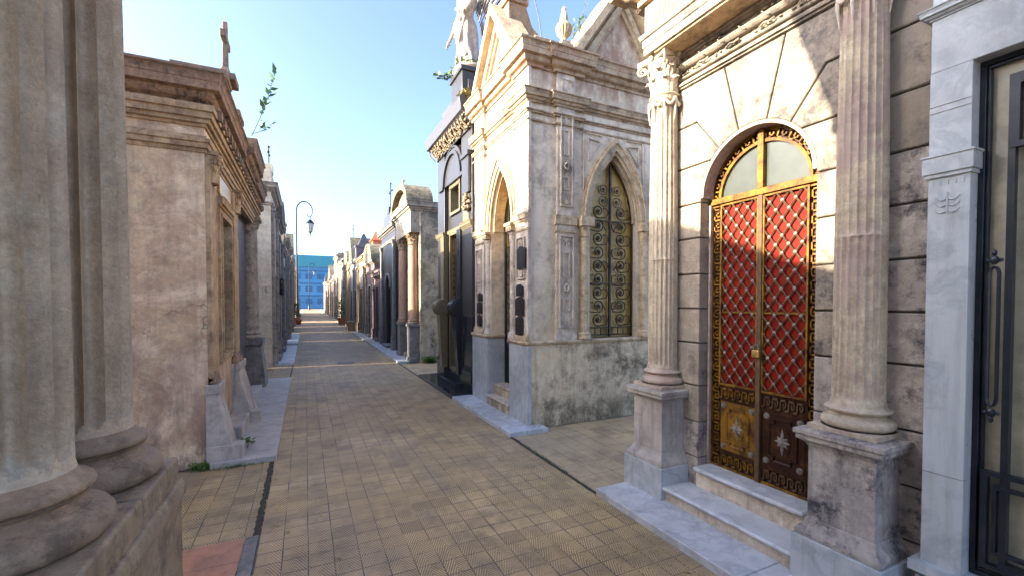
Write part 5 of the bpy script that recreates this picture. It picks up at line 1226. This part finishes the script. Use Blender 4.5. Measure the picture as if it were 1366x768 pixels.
# ================================================================== PLANTS
def leafq(m, p, d, L, w):
    d = Vector(d).normalized(); s = d.cross(Vector((random.uniform(-.4, .4), random.uniform(-.4, .4), 1))).normalized(); n = d.cross(s); p = Vector(p)
    P = [p, p+d*L*.35+s*w, p+d*L+n*L*.1, p+d*L*.35-s*w]; m.add([tuple(q) for q in P], [[0, 1, 2], [0, 2, 3]])
def sprig(base, tip, n, L, label, mat='leaf_dark', name='plant_sprig', branch=0, bend=.1):
    b, t = Vector(base), Vector(tip); m = MB(); lf = MB(); T = thing(name, label, 'plant', base)
    side = (t-b).cross(Vector((0, 0, 1))).normalized() if (t-b).cross(Vector((0, 0, 1))).length > .01 else Vector((1, 0, 0))
    def stem(b, t, n, r):
        pts = [b.lerp(t, i/8)+Vector((0, 0, -bend*math.sin(PI*i/8)*(t-b).length*.6)) for i in range(9)]
        m.tube([tuple(p) for p in pts], r, 5, r*.35)
        for i in range(n):
            u = .35+.65*i/n; p = pts[min(8, int(u*8))].lerp(pts[min(8, int(u*8)+1)], (u*8) % 1)
            d = (t-b).normalized()*.7+Vector((random.uniform(-1, 1), random.uniform(-1, 1), random.uniform(-.6, .8)))*.8
            leafq(lf, p, d, L*random.uniform(.6, 1.15), L*.26)
    stem(b, t, n, .005)
    for k in range(branch):
        u = random.uniform(.2, .7); p = b.lerp(t, u); stem(p, p+(t-b)*random.uniform(.3, .5)+Vector((random.uniform(-.5, .5), random.uniform(-.5, .5), random.uniform(-.1, .4)))*(t-b).length*.6, n//2, .003)
    mkobj('stem', m, M['twig'], T); mkobj('leaves', lf, M[mat], T, recalc=False)
def at(px, py, axis, val):
    pass
sprig((-.64, 6.9, 3.85), (-.36, 7.3, 4.98), 34, .12, 'leafy sprig growing out of the brown cornice on the left roof')
sprig((-.64, 6.95, 3.9), (-.40, 7.3, 4.22), 12, .09, 'small trailing sprig under the leafy one on the left cornice', branch=2)
sprig((3.15, 4.95, 4.95), (3.36, 4.9, 5.38), 16, .05, 'wispy weed growing behind the stone urn', 'leaf', branch=4)
sprig((3.4, 5.2, 5.0), (3.42, 4.9, 5.62), 9, .04, 'thin twig rising between the urn and the side gable', 'leaf', branch=2)
sprig((2.5, 7.3, 5.6), (2.28, 7.9, 5.72), 22, .10, 'green bush sprouting left of the angel statue', 'leaf', branch=5)
def tuft(c, r, n, h, label, mat='leaf', name='weed'):
    m = MB()
    for i in range(n):
        a = random.uniform(0, 2*PI); q = random.random()**.6; p = (c[0]+r[0]*q*math.cos(a), c[1]+r[1]*q*math.sin(a), c[2])
        d = Vector((random.uniform(-.8, .8), random.uniform(-.8, .8), random.uniform(.5, 1.4)))
        hh = h*random.uniform(.4, 1); e = Vector(p)+d.normalized()*hh
        s = d.cross(Vector((0, 0, 1)))
        s = s.normalized()*.003 if s.length > 0 else Vector((.003, 0, 0))
        m.add([tuple(Vector(p)-s), tuple(Vector(p)+s), tuple(e)], [[0, 1, 2]])
        for k in range(2): leafq(m, Vector(p).lerp(e, random.uniform(.5, 1)), (random.uniform(-1, 1), random.uniform(-1, 1), random.uniform(-.1, .8)), h*.45, h*.13)
    o = mkobj(name, m, M[mat], None, origin=c, recalc=False); tag(o, label, 'weed'); return o
tuft((-.86, 5.0, 0), (.16, .05), 150, .075, 'green weeds along the foot of the pink plaster wall')
tuft((-.60, 5.35, .06), (.03, .10), 30, .14, 'small yellow green weed between the grey marble pedestals', 'leaf')
tuft((2.62, 4.74, 0), (.07, .04), 60, .07, 'green weed at the corner foot of the pointed arch mausoleum')
tuft((2.19, 3.95, 0), (.02, .42), 90, .025, 'moss and weeds in the joint between street and side alley')
tuft((2.95, 11.25, 0), (.16, .06), 110, .20, 'green weeds at the foot of the lichen covered tomb wall')
tuft((2.62, 7.25, 5.60), (.20, .20), 260, .16, 'green and dry weeds round the feet of the angel statue', 'leaf')
tuft((2.46, 6.93, 4.95), (.06, .10), 120, .16, 'dry yellow weeds hanging between granite cornice and pointed arch mausoleum', 'leaf_dry')
tuft((2.58, 11.6, 3.98), (.1, .12), 80, .2, 'weeds on the entablature of the curved pediment tomb', 'leaf')
tuft((-.62, 4.93, 0), (.28, .02), 90, .035, 'low moss along the near end of the long grey slab')
tuft((2.45, 11.38, 0), (.16, .03), 50, .05, 'small weeds at the corner of the pale slab before the columned tomb')
tuft((-.318, 4.2, 0), (.012, .5), 70, .02, 'moss in the dark gutter joint by the alley on the left')
T = thing('potted_plant', 'leafy plant in an orange terracotta pot beside the lamp post', 'potted plant', (-.72, 36.5, 0), 'potted plants along the lane')
m = MB(); m.lathe(-.72, 36.5, [(.18, 0), (.26, .40), (.29, .42), (.29, .48), (.24, .48)], 14); m.lathe(-.45, 35.6, [(.14, 0), (.2, .28), (.22, .3), (.22, .34)], 12); mkobj('pot', m, M['terracotta'], T)
m = MB()
for i in range(420):
    a = random.uniform(0, 2*PI); q = .36*random.random()**.5; z = random.uniform(.5, 1.5); leafq(m, (-.72+q*math.cos(a)*(1.3-z*.4), 36.5+q*math.sin(a), z), (math.cos(a), math.sin(a), .6), .16, .05)
mkobj('leaves', m, M['leaf'], T, recalc=False)
T = thing('potted_plant', 'bushy potted plant by the right hand tombs in the distance', 'potted plant', (2.35, 34.0, 0), 'potted plants along the lane')
m = MB(); m.lathe(2.35, 34.0, [(.18, 0), (.26, .40), (.29, .42), (.29, .48), (.24, .48)], 14); mkobj('pot', m, M['terracotta'], T)
m = MB()
for i in range(300):
    a = random.uniform(0, 2*PI); q = .34*random.random()**.5; z = random.uniform(.5, 1.8); leafq(m, (2.35+q*math.cos(a), 34+q*math.sin(a), z), (math.cos(a), math.sin(a), .6), .16, .05)
mkobj('leaves', m, M['leaf'], T, recalc=False)
T = thing('stone_planter', 'square tan stone planter at the foot of the tombs on the right', 'planter', (2.35, 26.2, 0))
m = MB(); m.frust(2.12, 2.6, 25.9, 26.5, 0, 2.08, 2.64, 25.85, 26.55, .45); m.box(2.04, 2.68, 25.8, 26.6, .45, .55); mkobj('box', m, M['tan'], T, bevel=.01)

random.seed(21); m = MB()
for i in range(150):
    if random.random() < .6: x = random.choice((random.uniform(-.27, -.12), random.uniform(1.98, 2.15)))
    else: x = random.uniform(-.25, 2.1)
    y = 1.6+11*random.random()**1.3; a = random.uniform(0, PI); L = random.uniform(.008, .026); w = L*random.uniform(.3, .7); z = random.uniform(.003, .010)
    d = Vector((math.cos(a), math.sin(a), 0)); q = Vector((-d.y, d.x, 0)); c = Vector((x, y, z))
    m.add([tuple(c-d*L), tuple(c+q*w+Vector((0, 0, .004))), tuple(c+d*L), tuple(c-q*w)], [[0, 1, 2, 3]])
tag(mkobj('leaf_litter', m, M['leaf_dry'], None, origin=(1, 4, 0), recalc=False), 'dry leaf bits scattered along the edges of the lane', 'leaf litter', kind='stuff')
